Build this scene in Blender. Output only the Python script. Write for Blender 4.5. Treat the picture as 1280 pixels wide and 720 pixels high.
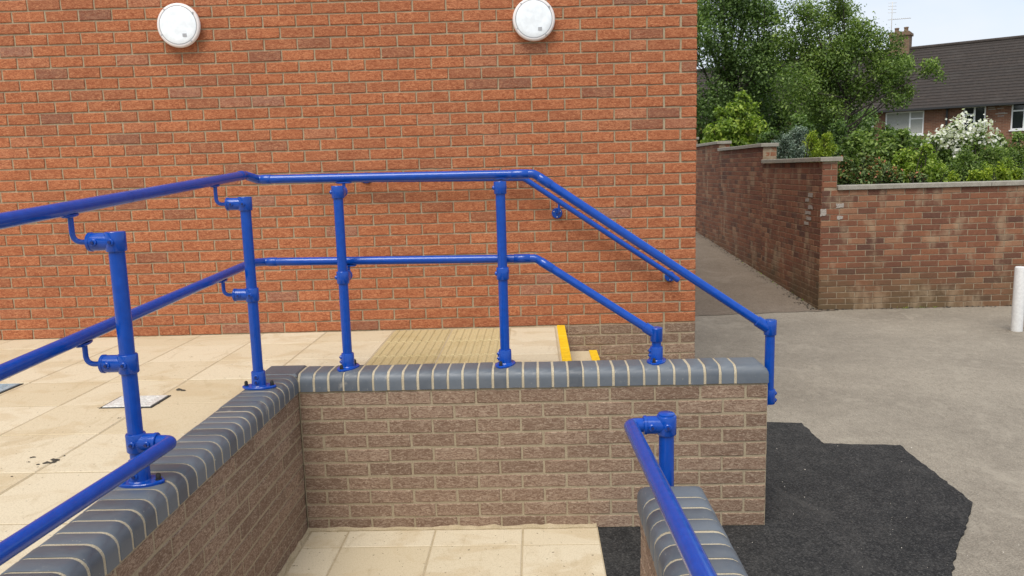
import bpy, math, random
import numpy as np
from mathutils import Vector, Matrix
R = math.radians
rng = random.Random(7)
nrg = np.random.default_rng(11)
scene = bpy.context.scene
for o in list(bpy.data.objects): bpy.data.objects.remove(o)
COL = scene.collection

# ------------------------------------------------------------------ camera
FPX = 980.0
CAM = np.array([1.217, -3.823, 1.087])
PITCH, YAW, ROLL = 0.149, -0.031, -0.028
def cam_axes():
    f = np.array([math.sin(YAW)*math.cos(PITCH), math.cos(YAW)*math.cos(PITCH), -math.sin(PITCH)])
    rt = np.array([math.cos(YAW), -math.sin(YAW), 0.0]); up = np.cross(rt, f)
    return (math.cos(ROLL)*rt+math.sin(ROLL)*up, -math.sin(ROLL)*rt+math.cos(ROLL)*up, f)
RT, UP, FW = cam_axes()
cam = bpy.data.cameras.new('camera'); camo = bpy.data.objects.new('camera', cam); COL.objects.link(camo)
cam.sensor_width = 36.0; cam.lens = FPX/1280*36.0; cam.clip_end = 2000; cam.clip_start = 0.05
m = Matrix(((RT[0], UP[0], -FW[0], CAM[0]), (RT[1], UP[1], -FW[1], CAM[1]), (RT[2], UP[2], -FW[2], CAM[2]), (0, 0, 0, 1)))
camo.matrix_world = m
scene.camera = camo
def ray(px, py): return FW + RT*(px-640)/FPX + UP*(360-py)/FPX
def on_y(px, py, y): d = ray(px, py); return CAM + d*(y-CAM[1])/d[1]
def on_z(px, py, z): d = ray(px, py); return CAM + d*(z-CAM[2])/d[2]
def depth(p): return float((np.asarray(p)-CAM)@FW)

# ------------------------------------------------------------------ sky, sun, exposure
SUN_EL, SUN_AZ = 58.0, 200.0      # compass azimuth of the sun, clockwise from +Y
w = bpy.data.worlds.new('World'); scene.world = w; w.use_nodes = True
nt = w.node_tree; nt.nodes.clear()
out = nt.nodes.new('ShaderNodeOutputWorld'); mix = nt.nodes.new('ShaderNodeMixShader')
b1 = nt.nodes.new('ShaderNodeBackground'); b2 = nt.nodes.new('ShaderNodeBackground')
sky = nt.nodes.new('ShaderNodeTexSky'); sky.sky_type = 'NISHITA'; sky.sun_disc = False
sky.sun_elevation = R(SUN_EL); sky.sun_rotation = R(SUN_AZ)
b1.inputs[1].default_value = 0.12
b2.inputs[0].default_value = (0.86, 0.915, 1.0, 1); b2.inputs[1].default_value = 0.72
tc = nt.nodes.new('ShaderNodeTexCoord'); mp = nt.nodes.new('ShaderNodeMapping'); mp.inputs['Scale'].default_value = (1, 1, 2.2)
nz = nt.nodes.new('ShaderNodeTexNoise'); nz.inputs['Scale'].default_value = 2.3; nz.inputs['Detail'].default_value = 5; nz.inputs['Roughness'].default_value = .55
cr = nt.nodes.new('ShaderNodeValToRGB'); cr.color_ramp.elements[0].position = .36; cr.color_ramp.elements[0].color = (.55,.55,.55,1)
cr.color_ramp.elements[1].position = .6; cr.color_ramp.elements[1].color = (1,1,1,1)
L = nt.links.new
L(tc.outputs['Generated'], mp.inputs[0]); L(mp.outputs[0], nz.inputs[0]); L(nz.outputs[0], cr.inputs[0]); L(cr.outputs[0], mix.inputs[0])
L(sky.outputs[0], b1.inputs[0]); L(b1.outputs[0], mix.inputs[1]); L(b2.outputs[0], mix.inputs[2]); L(mix.outputs[0], out.inputs[0])
sl = bpy.data.lights.new('sun', 'SUN'); so = bpy.data.objects.new('sun', sl); COL.objects.link(so)
sl.energy = 2.3; sl.angle = R(34); sl.color = (1.0, .94, .84)
sd = Vector((math.sin(R(SUN_AZ))*math.cos(R(SUN_EL)), math.cos(R(SUN_AZ))*math.cos(R(SUN_EL)), math.sin(R(SUN_EL))))
so.rotation_euler = sd.to_track_quat('Z', 'Y').to_euler(); so.location = (0, -20, 30)
vs = scene.view_settings
vs.view_transform = 'Standard'; vs.look = 'None'; vs.gamma = 1.0; vs.use_curve_mapping = False; vs.exposure = 0.50

# ------------------------------------------------------------------ material helpers
def new_mat(name):
    mt = bpy.data.materials.new(name); mt.use_nodes = True
    t = mt.node_tree; t.nodes.clear()
    o = t.nodes.new('ShaderNodeOutputMaterial'); p = t.nodes.new('ShaderNodeBsdfPrincipled'); t.links.new(p.outputs[0], o.inputs[0])
    return mt, t, p
class NB:
    def __init__(s, t): s.t = t
    def n(s, typ, **kw):
        k = s.t.nodes.new(typ)
        for a, v in kw.items(): setattr(k, a, v)
        return k
    def link(s, a, b): s.t.links.new(a, b)
    def val(s, sock, v):
        if hasattr(v, 'is_output'): s.link(v, sock)
        else: sock.default_value = v
    def pos(s, scale=(1, 1, 1)):
        g = s.n('ShaderNodeNewGeometry'); mp = s.n('ShaderNodeMapping'); mp.inputs['Scale'].default_value = scale
        s.link(g.outputs['Position'], mp.inputs[0]); return mp.outputs[0]
    def noise(s, vec, scale, detail=3, rough=.55, dist=0):
        k = s.n('ShaderNodeTexNoise'); k.inputs['Scale'].default_value = scale; k.inputs['Detail'].default_value = detail
        k.inputs['Roughness'].default_value = rough; k.inputs['Distortion'].default_value = dist
        s.link(vec, k.inputs[0]); return k.outputs[0]
    def vor(s, vec, scale, feat='F1', out='Distance'):
        k = s.n('ShaderNodeTexVoronoi', feature=feat); k.inputs['Scale'].default_value = scale; s.link(vec, k.inputs[0]); return k.outputs[out]
    def ramp(s, f, stops):
        k = s.n('ShaderNodeValToRGB'); e = k.color_ramp.elements
        while len(e) < len(stops): e.new(.5)
        for i, (p, c) in enumerate(stops):
            e[i].position = p; e[i].color = (c, c, c, 1) if not isinstance(c, tuple) else (*c, 1)
        s.link(f, k.inputs[0]); return k.outputs[0]
    def mixc(s, f, a, b, mode='MIX'):
        k = s.n('ShaderNodeMix', data_type='RGBA', blend_type=mode)
        s.val(k.inputs[0], f)
        for i, v in ((6, a), (7, b)):
            s.val(k.inputs[i], v if hasattr(v, 'is_output') else (*v, 1))
        return k.outputs[2]
    def math(s, op, a, b=0.0):
        k = s.n('ShaderNodeMath', operation=op); s.val(k.inputs[0], a); s.val(k.inputs[1], b); return k.outputs[0]
    def rnd(s):
        a = s.n('ShaderNodeAttribute', attribute_name='tone', attribute_type='OBJECT')
        b = s.n('ShaderNodeAttribute', attribute_name='tone', attribute_type='GEOMETRY')
        return s.math('ADD', a.outputs['Fac'], b.outputs['Fac'])
    def bump(s, h, strength, dist, nrm=None):
        k = s.n('ShaderNodeBump'); k.inputs['Strength'].default_value = strength; k.inputs['Distance'].default_value = dist
        s.link(h, k.inputs['Height'])
        if nrm is not None: s.link(nrm, k.inputs['Normal'])
        return k.outputs[0]

def brick_mat(name, tones, dark, light, streak=1.0, relief=.004, rough=.9, weather=None, spots=None):
    """Rustic wire-cut brick: per-brick tone, wavy horizontal drag marks, fine grain."""
    mt, t, p = new_mat(name); b = NB(t)
    base = b.ramp(b.rnd(), tones)
    v = b.pos((1, 1, 2.6))
    n1 = b.noise(v, 46, 4, .65, 1.4)
    n2 = b.noise(b.pos((1, 1, 1.5)), 210, 3, .6)
    n3 = b.noise(b.pos(), 3.0, 3)
    c = b.mixc(b.math('MULTIPLY', b.ramp(n1, [(.40, 1.0), (.51, 0.0)]), min(1.0, .72*streak)), base, dark)
    c = b.mixc(b.math('MULTIPLY', b.ramp(n1, [(.52, 0.0), (.64, 1.0)]), min(1.0, .6*streak)), c, light)
    c = b.mixc(b.ramp(n2, [(.3, .28), (.6, 0.0)]), c, dark)
    c = b.mixc(b.ramp(n3, [(.4, 0.0), (.75, .22)]), c, dark)
    if weather:
        c = weather(b, c)
    b.link(c, p.inputs['Base Color']); p.inputs['Roughness'].default_value = rough; p.inputs['Specular IOR Level'].default_value = .25
    h = b.math('ADD', b.math('MULTIPLY', n1, 1.0), b.math('MULTIPLY', n2, .35))
    b.link(b.bump(h, .9*min(streak, 1.0), relief), p.inputs['Normal'])
    return mt
def mortar_mat(name, c1, c2, c3):
    mt, t, p = new_mat(name); b = NB(t)
    n = b.noise(b.pos(), 14, 4); n2 = b.noise(b.pos(), 260, 2)
    c = b.mixc(b.ramp(n, [(.3, 0.0), (.7, 1.0)]), c1, c2); c = b.mixc(b.ramp(n2, [(.42, .6), (.6, 0.0)]), c, c3)
    b.link(c, p.inputs['Base Color']); p.inputs['Roughness'].default_value = .95; p.inputs['Specular IOR Level'].default_value = .2
    b.link(b.bump(n2, .7, .003), p.inputs['Normal']); return mt
def plain_mat(name, col, rough=.5, metal=0, var=.0, spec=.5, coat=0, scale=30):
    mt, t, p = new_mat(name); b = NB(t)
    n = b.noise(b.pos(), scale, 3)
    c = b.mixc(b.ramp(n, [(.35, 0.0), (.7, 1.0)]), tuple(x*(1-var) for x in col), tuple(min(1, x*(1+var)) for x in col))
    b.link(c, p.inputs['Base Color']); p.inputs['Roughness'].default_value = rough; p.inputs['Metallic'].default_value = metal
    p.inputs['Specular IOR Level'].default_value = spec; p.inputs['Coat Weight'].default_value = coat; p.inputs['Coat Roughness'].default_value = .12
    return mt

M = {}
M['orange_brick'] = brick_mat('orange_brick', [(0, (.25, .13, .088)), (.08, (.33, .140, .078)), (.3, (.405, .154, .074)), (.6, (.45, .162, .073)), (.85, (.49, .180, .082)), (.94, (.44, .195, .11)), (1, (.34, .185, .13))],
                              (.21, .054, .023), (.66, .315, .16), 1.0, .006)
M['brown_brick'] = brick_mat('brown_brick', [(0, (.220, .152, .108)), (.3, (.265, .184, .130)), (.7, (.305, .212, .150)), (1, (.34, .242, .175))],
                             (.145, .082, .056), (.54, .43, .325), 1.0, .005)
def old_weather(b, c):
    z = b.n('ShaderNodeSeparateXYZ'); g = b.n('ShaderNodeNewGeometry'); b.link(g.outputs['Position'], z.inputs[0])
    n = b.noise(b.pos(), 1.6, 4); n2 = b.noise(b.pos((1, 1, .5)), 4.5, 4)
    low = b.ramp(b.math('ADD', b.math('MULTIPLY', z.outputs[2], -.55), b.math('MULTIPLY', n, .7)), [(.42, 0.0), (.8, .75)])
    c = b.mixc(low, c, (.105, .085, .045))
    return b.mixc(b.ramp(n2, [(.54, 0.0), (.68, .6)]), c, (.35, .26, .17))
M['old_brick'] = brick_mat('old_brick', [(0, (.10, .050, .036)), (.2, (.155, .066, .040)), (.5, (.215, .088, .049)), (.8, (.265, .112, .058)), (1, (.33, .175, .10))],
                           (.10, .045, .032), (.30, .165, .11), .55, .002, weather=old_weather)
M['pale_brick'] = plain_mat('pale_brick', (.52, .48, .42), .9, var=.2, scale=60)
M['old_mortar'] = mortar_mat('old_mortar', (.26, .20, .135), (.42, .345, .25), (.16, .115, .075))
M['orange_mortar'] = mortar_mat('orange_mortar', (.37, .305, .20), (.47, .40, .28), (.23, .175, .11))
M['brown_mortar'] = mortar_mat('brown_mortar', (.35, .285, .195), (.43, .36, .255), (.24, .19, .125))
M['coping_mortar'] = mortar_mat('coping_mortar', (.45, .385, .275), (.56, .495, .37), (.32, .265, .18))

def coping_mat():
    mt, t, p = new_mat('blue_engineering_brick'); b = NB(t)
    base = b.ramp(b.rnd(), [(0, (.078, .090, .108)), (.5, (.100, .117, .140)), (1, (.125, .146, .172))])
    n = b.noise(b.pos(), 22, 4); n2 = b.noise(b.pos(), 120, 3); n3 = b.noise(b.pos(), 7, 5, .65)
    c = b.mixc(b.ramp(n, [(.4, 0.0), (.75, .35)]), base, (.16, .17, .18))
    c = b.mixc(b.ramp(n3, [(.64, 0.0), (.74, .55)]), c, (.36, .34, .30))
    c = b.mixc(b.ramp(n2, [(.70, 0.0), (.76, .7)]), c, (.55, .50, .40))
    b.link(c, p.inputs['Base Color']); b.link(b.ramp(n, [(.3, .40), (.7, .58)]), p.inputs['Roughness'])
    p.inputs['Specular IOR Level'].default_value = .5
    b.link(b.bump(n2, .25, .0015), p.inputs['Normal']); return mt
M['coping'] = coping_mat()
def blue_mat():
    mt, t, p = new_mat('blue_gloss_paint'); b = NB(t)
    n = b.noise(b.pos(), 35, 3); n2 = b.noise(b.pos(), 300, 2)
    c = b.mixc(b.ramp(n, [(.35, 0.0), (.7, 1.0)]), (.0003, .052, .33), (.0003, .062, .39))
    b.link(c, p.inputs['Base Color']); b.link(b.ramp(n, [(.3, .16), (.7, .24)]), p.inputs['Roughness'])
    p.inputs['Specular IOR Level'].default_value = .5; return mt
M['blue'] = blue_mat()
M['bolt'] = plain_mat('black_bolt', (.012, .012, .013), .4, var=.2)
M['screw'] = plain_mat('screw_recess', (.008, .02, .12), .45, var=.2)
def slab_mat(name, c1, c2, stain):
    mt, t, p = new_mat(name); b = NB(t)
    base = b.mixc(b.rnd(), c1, c2)
    n = b.noise(b.pos((1, 1.6, 1)), 2.6, 5, .6, .6); n2 = b.noise(b.pos(), 180, 3, .7); n3 = b.noise(b.pos((2.5, 1, 1)), 4.5, 4, .5, 1.0)
    c = b.mixc(b.ramp(n, [(.51, 0.0), (.60, .42)]), base, stain)
    c = b.mixc(b.ramp(n3, [(.60, 0.0), (.68, .25)]), c, tuple(x*.82 for x in stain))
    c = b.mixc(b.ramp(n2, [(.36, .4), (.5, 0.0)]), c, tuple(x*.7 for x in stain))
    n4 = b.noise(b.pos(), 60, 1); c = b.mixc(b.ramp(n4, [(.24, .8), (.27, 0.0)]), c, (.12, .09, .06))
    b.link(c, p.inputs['Base Color']); p.inputs['Roughness'].default_value = .88; p.inputs['Specular IOR Level'].default_value = .25
    b.link(b.bump(n2, .35, .0015), p.inputs['Normal']); return mt
M['slab'] = slab_mat('buff_paving', (.545, .455, .31), (.62, .54, .40), (.46, .35, .205))
M['tactile'] = slab_mat('tactile_paving', (.47, .375, .20), (.53, .43, .24), (.41, .315, .15))
M['slab_joint'] = mortar_mat('slab_joint', (.43, .35, .225), (.52, .43, .30), (.30, .235, .145))
M['yellow'] = plain_mat('yellow_nosing', (.80, .50, .012), .55, var=.12)
def asphalt(name, c1, c2, speck, dark, sc=1.0, k=1.0):
    mt, t, p = new_mat(name); b = NB(t)
    n = b.noise(b.pos(), .75, 5, .6); n2 = b.noise(b.pos(), 9, 4, .6); n3 = b.noise(b.pos(), 120*sc, 3, .75); n5 = b.noise(b.pos((1, .45, 1)), 38, 4, .7); v = b.vor(b.pos(), 95*sc)
    c = b.mixc(b.ramp(n, [(.35, 0.0), (.66, 1.0)]), c1, c2)
    c = b.mixc(b.ramp(n2, [(.45, 0.0), (.75, .35)]), c, speck)
    c = b.mixc(b.ramp(n5, [(.32, .4), (.5, 0.0)]), c, dark); c = b.mixc(b.ramp(n5, [(.58, 0.0), (.72, .4)]), c, speck)
    c = b.mixc(b.ramp(n3, [(.38, min(1, .7*k)), (.5, 0.0)]), c, dark)
    c = b.mixc(b.ramp(n3, [(.55, 0.0), (.64, min(1, .65*k))]), c, speck)
    n6 = b.noise(b.pos((1, .7, 1)), 2.6, 5, .7, .8); c = b.mixc(b.ramp(n6, [(.55, 0.0), (.66, .38/k)]), c, tuple(x*.85 for x in speck))
    b.link(c, p.inputs['Base Color']); p.inputs['Roughness'].default_value = .9; p.inputs['Specular IOR Level'].default_value = .3
    h = b.math('ADD', b.math('MULTIPLY', v, -.8), n3)
    b.link(b.bump(h, .8, .006), p.inputs['Normal']); return mt
M['old_asphalt'] = asphalt('worn_asphalt', (.215, .188, .152), (.315, .278, .225), (.42, .375, .305), (.125, .108, .084), .9, .72)
M['path_asphalt'] = asphalt('path_asphalt', (.165, .130, .098), (.215, .172, .132), (.30, .25, .20), (.09, .07, .052))
M['new_asphalt'] = asphalt('fresh_asphalt', (.015, .015, .016), (.034, .033, .032), (.085, .081, .076), (.005, .005, .005), .8, 1.1)
M['concrete'] = mortar_mat('concrete_coping', (.30, .28, .24), (.42, .40, .35), (.16, .15, .12))
M['soil'] = plain_mat('garden_soil', (.05, .065, .025), .95, var=.4, scale=8)
M['white_plastic'] = plain_mat('white_plastic', (.74, .70, .69), .42, var=.03)
M['diffuser'] = plain_mat('opal_diffuser', (.82, .87, .91), .25, var=.08, coat=.4, scale=22)
M['grey_plastic'] = plain_mat('grey_label', (.36, .37, .39), .5, var=.1)
M['steel'] = plain_mat('galvanised_cover', (.62, .61, .58), .5, .1, var=.18, scale=90)
M['blue_cover'] = plain_mat('blue_grey_cover', (.30, .37, .42), .5, .1, var=.2, scale=60)
M['dark_gap'] = plain_mat('dark_gap', (.03, .028, .025), .9)
def bollard_mat():
    mt, t, p = new_mat('chipped_white_paint'); b = NB(t)
    n = b.noise(b.pos((1, 1, .8)), 9, 4, .6); n2 = b.noise(b.pos(), 40, 3)
    c = b.mixc(b.ramp(n2, [(.3, 0.0), (.7, 1.0)]), (.62, .62, .62), (.74, .74, .73))
    c = b.mixc(b.ramp(n, [(.27, 1.0), (.31, 0.0)]), c, (.05, .05, .055))
    c = b.mixc(b.ramp(n, [(.62, 0.0), (.72, .5)]), c, (.42, .40, .36))
    b.link(c, p.inputs['Base Color']); p.inputs['Roughness'].default_value = .5; return mt
M['bollard'] = bollard_mat()
def leaf_mat(name, stops, trans=.35, rough=.5):
    mt, t, p = new_mat(name); b = NB(t)
    c = b.ramp(b.rnd(), stops)
    b.link(c, p.inputs['Base Color']); p.inputs['Roughness'].default_value = rough; p.inputs['Specular IOR Level'].default_value = .4
    tr = b.n('ShaderNodeBsdfTranslucent'); b.link(b.mixc(1.0, c, (1.1, 1.25, .55), 'MULTIPLY'), tr.inputs[0])
    mx = b.n('ShaderNodeMixShader'); mx.inputs[0].default_value = trans
    o = [k for k in t.nodes if k.type == 'OUTPUT_MATERIAL'][0]
    b.link(p.outputs[0], mx.inputs[1]); b.link(tr.outputs[0], mx.inputs[2]); b.link(mx.outputs[0], o.inputs[0]); return mt
M['leaf_dark'] = leaf_mat('dark_foliage', [(0, (0.044, 0.081, 0.022)), (.5, (0.104, 0.178, 0.045)), (1, (0.235, 0.343, 0.100))])
M['leaf_mid'] = leaf_mat('mid_foliage', [(0, (0.059, 0.101, 0.020)), (.5, (0.132, 0.213, 0.044)), (1, (0.277, 0.368, 0.090))])
M['leaf_bright'] = leaf_mat('bright_foliage', [(0, (0.090, 0.154, 0.020)), (.5, (0.204, 0.308, 0.040)), (1, (0.396, 0.484, 0.080))])
M['leaf_lime'] = leaf_mat('lime_foliage', [(0, (0.103, 0.165, 0.015)), (.5, (0.241, 0.341, 0.028)), (1, (0.414, 0.484, 0.050))])
M['leaf_blue'] = leaf_mat('blue_conifer', [(0, (.08, .12, .09)), (.5, (.17, .24, .185)), (1, (.32, .40, .32))], .15)
M['leaf_hedge'] = leaf_mat('hedge_foliage', [(0, (0.053, 0.079, 0.024)), (.6, (0.128, 0.201, 0.055)), (.86, (0.224, 0.273, 0.077)), (.92, (0.284, 0.122, 0.055)), (1, (0.359, 0.144, 0.066))], .25)
M['flower'] = leaf_mat('white_petals', [(0, (.68, .68, .62)), (1, (.86, .86, .83))], .3)
M['bark'] = plain_mat('bark', (.05, .042, .032), .95, var=.4, scale=25)
def roof_mat():
    mt, t, p = new_mat('dark_roof_tile'); b = NB(t)
    n = b.noise(b.pos(), 1.1, 4); n2 = b.noise(b.pos((1, 1, 2)), 6, 3)
    c = b.mixc(b.ramp(n2, [(.3, 0.0), (.7, 1.0)]), (.019, .0135, .011), (.043, .031, .0245)); c = b.mixc(b.ramp(n, [(.55, 0.0), (.75, .4)]), c, (.07, .062, .055))
    c = b.mixc(b.ramp(b.rnd(), [(0, 0.0), (1, .5)]), c, (.022, .018, .016))
    b.link(c, p.inputs['Base Color']); p.inputs['Roughness'].default_value = .8; return mt
M['roof'] = roof_mat()
def far_brick():
    mt, t, p = new_mat('far_brickwork'); b = NB(t)
    tcn = b.n('ShaderNodeTexCoord'); bt = b.n('ShaderNodeTexBrick'); mpn = b.n('ShaderNodeMapping'); mpn.inputs['Rotation'].default_value = (R(90), 0, 0)
    b.link(tcn.outputs['Object'], mpn.inputs[0]); b.link(mpn.outputs[0], bt.inputs[0])
    bt.inputs['Scale'].default_value = 1; bt.inputs['Brick Width'].default_value = .225; bt.inputs['Row Height'].default_value = .075; bt.inputs['Mortar Size'].default_value = .006
    bt.inputs['Color1'].default_value = (.15, .062, .036, 1); bt.inputs['Color2'].default_value = (.23, .10, .056, 1); bt.inputs['Mortar'].default_value = (.24, .18, .13, 1)
    n = b.noise(b.pos(), 1.4, 4); c = b.mixc(b.ramp(n, [(.5, 0.0), (.75, .4)]), bt.outputs[0], (.10, .055, .04))
    b.link(c, p.inputs['Base Color']); p.inputs['Roughness'].default_value = .9; return mt
M['far_brick'] = far_brick()
M['chimney_brick'] = far_brick(); M['chimney_brick'].name = 'chimney_brickwork'
for k_ in M['chimney_brick'].node_tree.nodes:
    if k_.type == 'TEX_BRICK': k_.inputs['Color1'].default_value = (.14, .085, .05, 1); k_.inputs['Color2'].default_value = (.19, .12, .072, 1)
M['upvc'] = plain_mat('white_window_frame', (.80, .80, .80), .4, var=.02)
def glass_mat():
    mt, t, p = new_mat('window_glass'); p.inputs['Base Color'].default_value = (.02, .024, .026, 1); p.inputs['Roughness'].default_value = .06
    p.inputs['Specular IOR Level'].default_value = .6; return mt
M['glass'] = glass_mat()
M['blind'] = plain_mat('vertical_blind', (.36, .36, .33), .8, var=.1)
M['gutter'] = plain_mat('dark_gutter', (.02, .02, .022), .5)
M['white_wash'] = plain_mat('white_wash', (.35, .315, .28), .9, var=.4, scale=70)

# ------------------------------------------------------------------ object helpers
def label(o, lab, cat, group=None):
    o['label'] = lab; o['category'] = cat
    if group: o['group'] = group
    return o
def empty(name, loc, lab=None, cat=None, group=None, kind=None):
    o = bpy.data.objects.new(name, None); COL.objects.link(o); o.location = loc; o.empty_display_size = .1
    if lab: label(o, lab, cat, group)
    if kind: o['kind'] = kind
    return o
def wloc(o):
    v = Vector((0, 0, 0))
    while o is not None: v += o.location; o = o.parent
    return v
def mesh_data(name, V, F, mat, smooth=False, tone=None):
    me = bpy.data.meshes.new(name); me.from_pydata([tuple(map(float, v)) for v in V], [], F)
    me.materials.append(M[mat] if isinstance(mat, str) else mat)
    if smooth: me.polygons.foreach_set('use_smooth', [True]*len(me.polygons))
    if tone is not None:
        a = me.attributes.new('tone', 'FLOAT', 'FACE'); a.data.foreach_set('value', np.asarray(tone, dtype=np.float32))
    me.update(); return me
def link(name, me, parent=None, loc=(0, 0, 0), rz=0.0, tone=None, kind=None):
    o = bpy.data.objects.new(name, me); COL.objects.link(o); o.location = loc; o.rotation_euler = (0, 0, rz)
    if parent is not None: o.parent = parent
    if tone is not None: o['tone'] = float(tone)
    if kind: o['kind'] = kind
    return o
class Geo:
    """collects shapes in world coordinates; .make() links them as one mesh object"""
    def __init__(s): s.V = []; s.F = []; s.T = []
    def add(s, V, F, tone=0.0):
        b = len(s.V); s.V += [tuple(map(float, v)) for v in V]; s.F += [tuple(i+b for i in f) for f in F]; s.T += [tone]*len(F); return s
    def make(s, name, mat, parent=None, smooth=False, kind=None, use_tone=False, auto=None):
        off = wloc(parent) if parent is not None else Vector((0, 0, 0))
        V = [(v[0]-off[0], v[1]-off[1], v[2]-off[2]) for v in s.V]
        me = mesh_data(name, V, s.F, mat, smooth, s.T if use_tone else None)
        if auto: me.set_sharp_from_angle(angle=R(auto))
        return link(name, me, parent, kind=kind)
    def box(s, x0, x1, y0, y1, z0, z1, bev=0.0, tone=0.0):
        if bev <= 0:
            V = [(x0,y0,z0),(x1,y0,z0),(x1,y1,z0),(x0,y1,z0),(x0,y0,z1),(x1,y0,z1),(x1,y1,z1),(x0,y1,z1)]
            return s.add(V, [(0,3,2,1),(4,5,6,7),(0,1,5,4),(1,2,6,5),(2,3,7,6),(3,0,4,7)], tone)
        b = bev   # bevelled top edges
        V = [(x0,y0,z0),(x1,y0,z0),(x1,y1,z0),(x0,y1,z0),(x0,y0,z1-b),(x1,y0,z1-b),(x1,y1,z1-b),(x0,y1,z1-b),(x0+b,y0+b,z1),(x1-b,y0+b,z1),(x1-b,y1-b,z1),(x0+b,y1-b,z1)]
        return s.add(V, [(0,3,2,1),(0,1,5,4),(1,2,6,5),(2,3,7,6),(3,0,4,7),(4,5,9,8),(5,6,10,9),(6,7,11,10),(7,4,8,11),(8,9,10,11)], tone)
    def lathe(s, p, axis, prof, seg=20, tone=0.0):
        """prof: list of (distance along axis, radius); closed with caps"""
        a = Vector(axis).normalized(); u = a.orthogonal().normalized(); v = a.cross(u); p = Vector(p); V = []
        for t, r in prof:
            for k in range(seg):
                an = 2*math.pi*k/seg; V.append(p+a*t+u*(r*math.cos(an))+v*(r*math.sin(an)))
        F = []
        for i in range(len(prof)-1):
            for k in range(seg):
                k2 = (k+1) % seg; F.append((i*seg+k, i*seg+k2, (i+1)*seg+k2, (i+1)*seg+k))
        F.append(tuple(range(seg-1, -1, -1))); F.append(tuple((len(prof)-1)*seg+k for k in range(seg)))
        return s.add(V, F, tone)
    def cyl(s, p, q, r, seg=20, bev=.003):
        d = (Vector(q)-Vector(p)); l = d.length
        return s.lathe(p, d, [(0, r-bev), (bev, r), (l-bev, r), (l, r-bev)], seg)
    def tube(s, pts, r, fillet=.05, seg=18, fs=6):
        pts = [Vector(p) for p in pts]; path = [pts[0]]
        for i in range(1, len(pts)-1):
            a, b, c = pts[i-1], pts[i], pts[i+1]; d1 = (a-b).normalized(); d2 = (c-b).normalized()
            f = min(fillet, (a-b).length*.45, (c-b).length*.45)
            for k in range(fs+1):
                t = k/fs; p0 = b+d1*f; p2 = b+d2*f; path.append(p0*(1-t)**2+b*2*t*(1-t)+p2*t*t)
        path.append(pts[-1])
        tan = [(path[min(i+1, len(path)-1)]-path[max(i-1, 0)]).normalized() for i in range(len(path))]
        u = tan[0].orthogonal().normalized(); V = []; F = []
        for i, (p, t) in enumerate(zip(path, tan)):
            u = (u-t*u.dot(t)).normalized(); v = t.cross(u)
            for k in range(seg):
                an = 2*math.pi*k/seg; V.append(p+u*(r*math.cos(an))+v*(r*math.sin(an)))
        for i in range(len(path)-1):
            for k in range(seg):
                k2 = (k+1) % seg; F.append((i*seg+k, i*seg+k2, (i+1)*seg+k2, (i+1)*seg+k))
        F.append(tuple(range(seg-1, -1, -1))); F.append(tuple((len(path)-1)*seg+k for k in range(seg)))
        return s.add(V, F)

# brick shapes: front at y = 0 looking along -y, centred in x and z
def brick_shape(lx, lz, dep, r, bev=.0035, wob=.0016):
    hx, hz = lx/2, lz/2
    ring = [(-hx,-hz),(-hx/3,-hz),(hx/3,-hz),(hx,-hz),(hx,0),(hx,hz),(hx/3,hz),(-hx/3,hz),(-hx,hz),(-hx,0)]
    ring = [(x+r.uniform(-wob, wob), z+r.uniform(-wob, wob)) for x, z in ring]
    n = len(ring); V = []
    for x, z in ring: V.append((x, dep, z))
    for x, z in ring: V.append((x, bev+r.uniform(0, .001), z))
    for x, z in ring:
        V.append((x-math.copysign(bev, x)*(abs(x) > hx*.8), r.uniform(-.0007, .0007), z-math.copysign(bev, z)*(abs(z) > hz*.5)))
    F = []
    for k in range(n):
        k2 = (k+1) % n; F.append((k, k2, n+k2, n+k)); F.append((n+k, n+k2, 2*n+k2, 2*n+k))
    F.append(tuple(range(2*n, 3*n)))
    return V, F
def brick_set(mat, lx=.215, lz=.065, dep=.03, k=6, seed=1):
    r = random.Random(seed); return [mesh_data('brick', *brick_shape(lx, lz, dep, r), mat) for _ in range(k)]
BR = {(m, h): brick_set(m, .1025 if h else .215, seed=i*2+h) for i, m in enumerate(('orange_brick', 'brown_brick', 'old_brick', 'pale_brick')) for h in (0, 1)}
def course_layout(x0, x1, half, pitch=.225):
    """brick spans (start, end) of one stretcher course between x0 and x1"""
    x = x0; res = []
    first = pitch/2 if half else pitch
    while x < x1-.03:
        e = min(x+first, x1); res.append((x, e)); x = e; first = pitch
    return res
def put_brick(parent, mat, cx, y, cz, length, rz, origin, tone, proud=0.0):
    """a brick whose wall runs along direction rz from origin (x,y); cx along the wall"""
    h = 1 if length < .15 else 0
    me = rng.choice(BR[(mat, h)]); nominal = .1025 if h else .215
    o = link('brick', me, parent, rz=rz+rng.uniform(-.004, .004), tone=tone)
    p = Vector((origin[0]+cx*math.cos(rz)-y*math.sin(rz), origin[1]+cx*math.sin(rz)+y*math.cos(rz), cz+rng.uniform(-.001, .001)))
    nrm = Vector((math.sin(rz), -math.cos(rz), 0)); p += nrm*(proud+rng.uniform(-.001, .0015))
    o.location = p-wloc(parent); o.scale = (length/nominal, 1, 1); return o
class BrickField:
    def __init__(s): s.g = Geo(); s.r = random.Random(5)
    def put(s, mat, cx, y, cz, length, rz, origin, tone, proud=0.0):
        V, F = brick_shape(length, .065, .03, s.r); c, sn = math.cos(rz), math.sin(rz); y -= proud
        s.g.add([(origin[0]+(cx+x)*c-(y+yy)*sn, origin[1]+(cx+x)*sn+(y+yy)*c, cz+z) for x, yy, z in V], F, tone)
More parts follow.
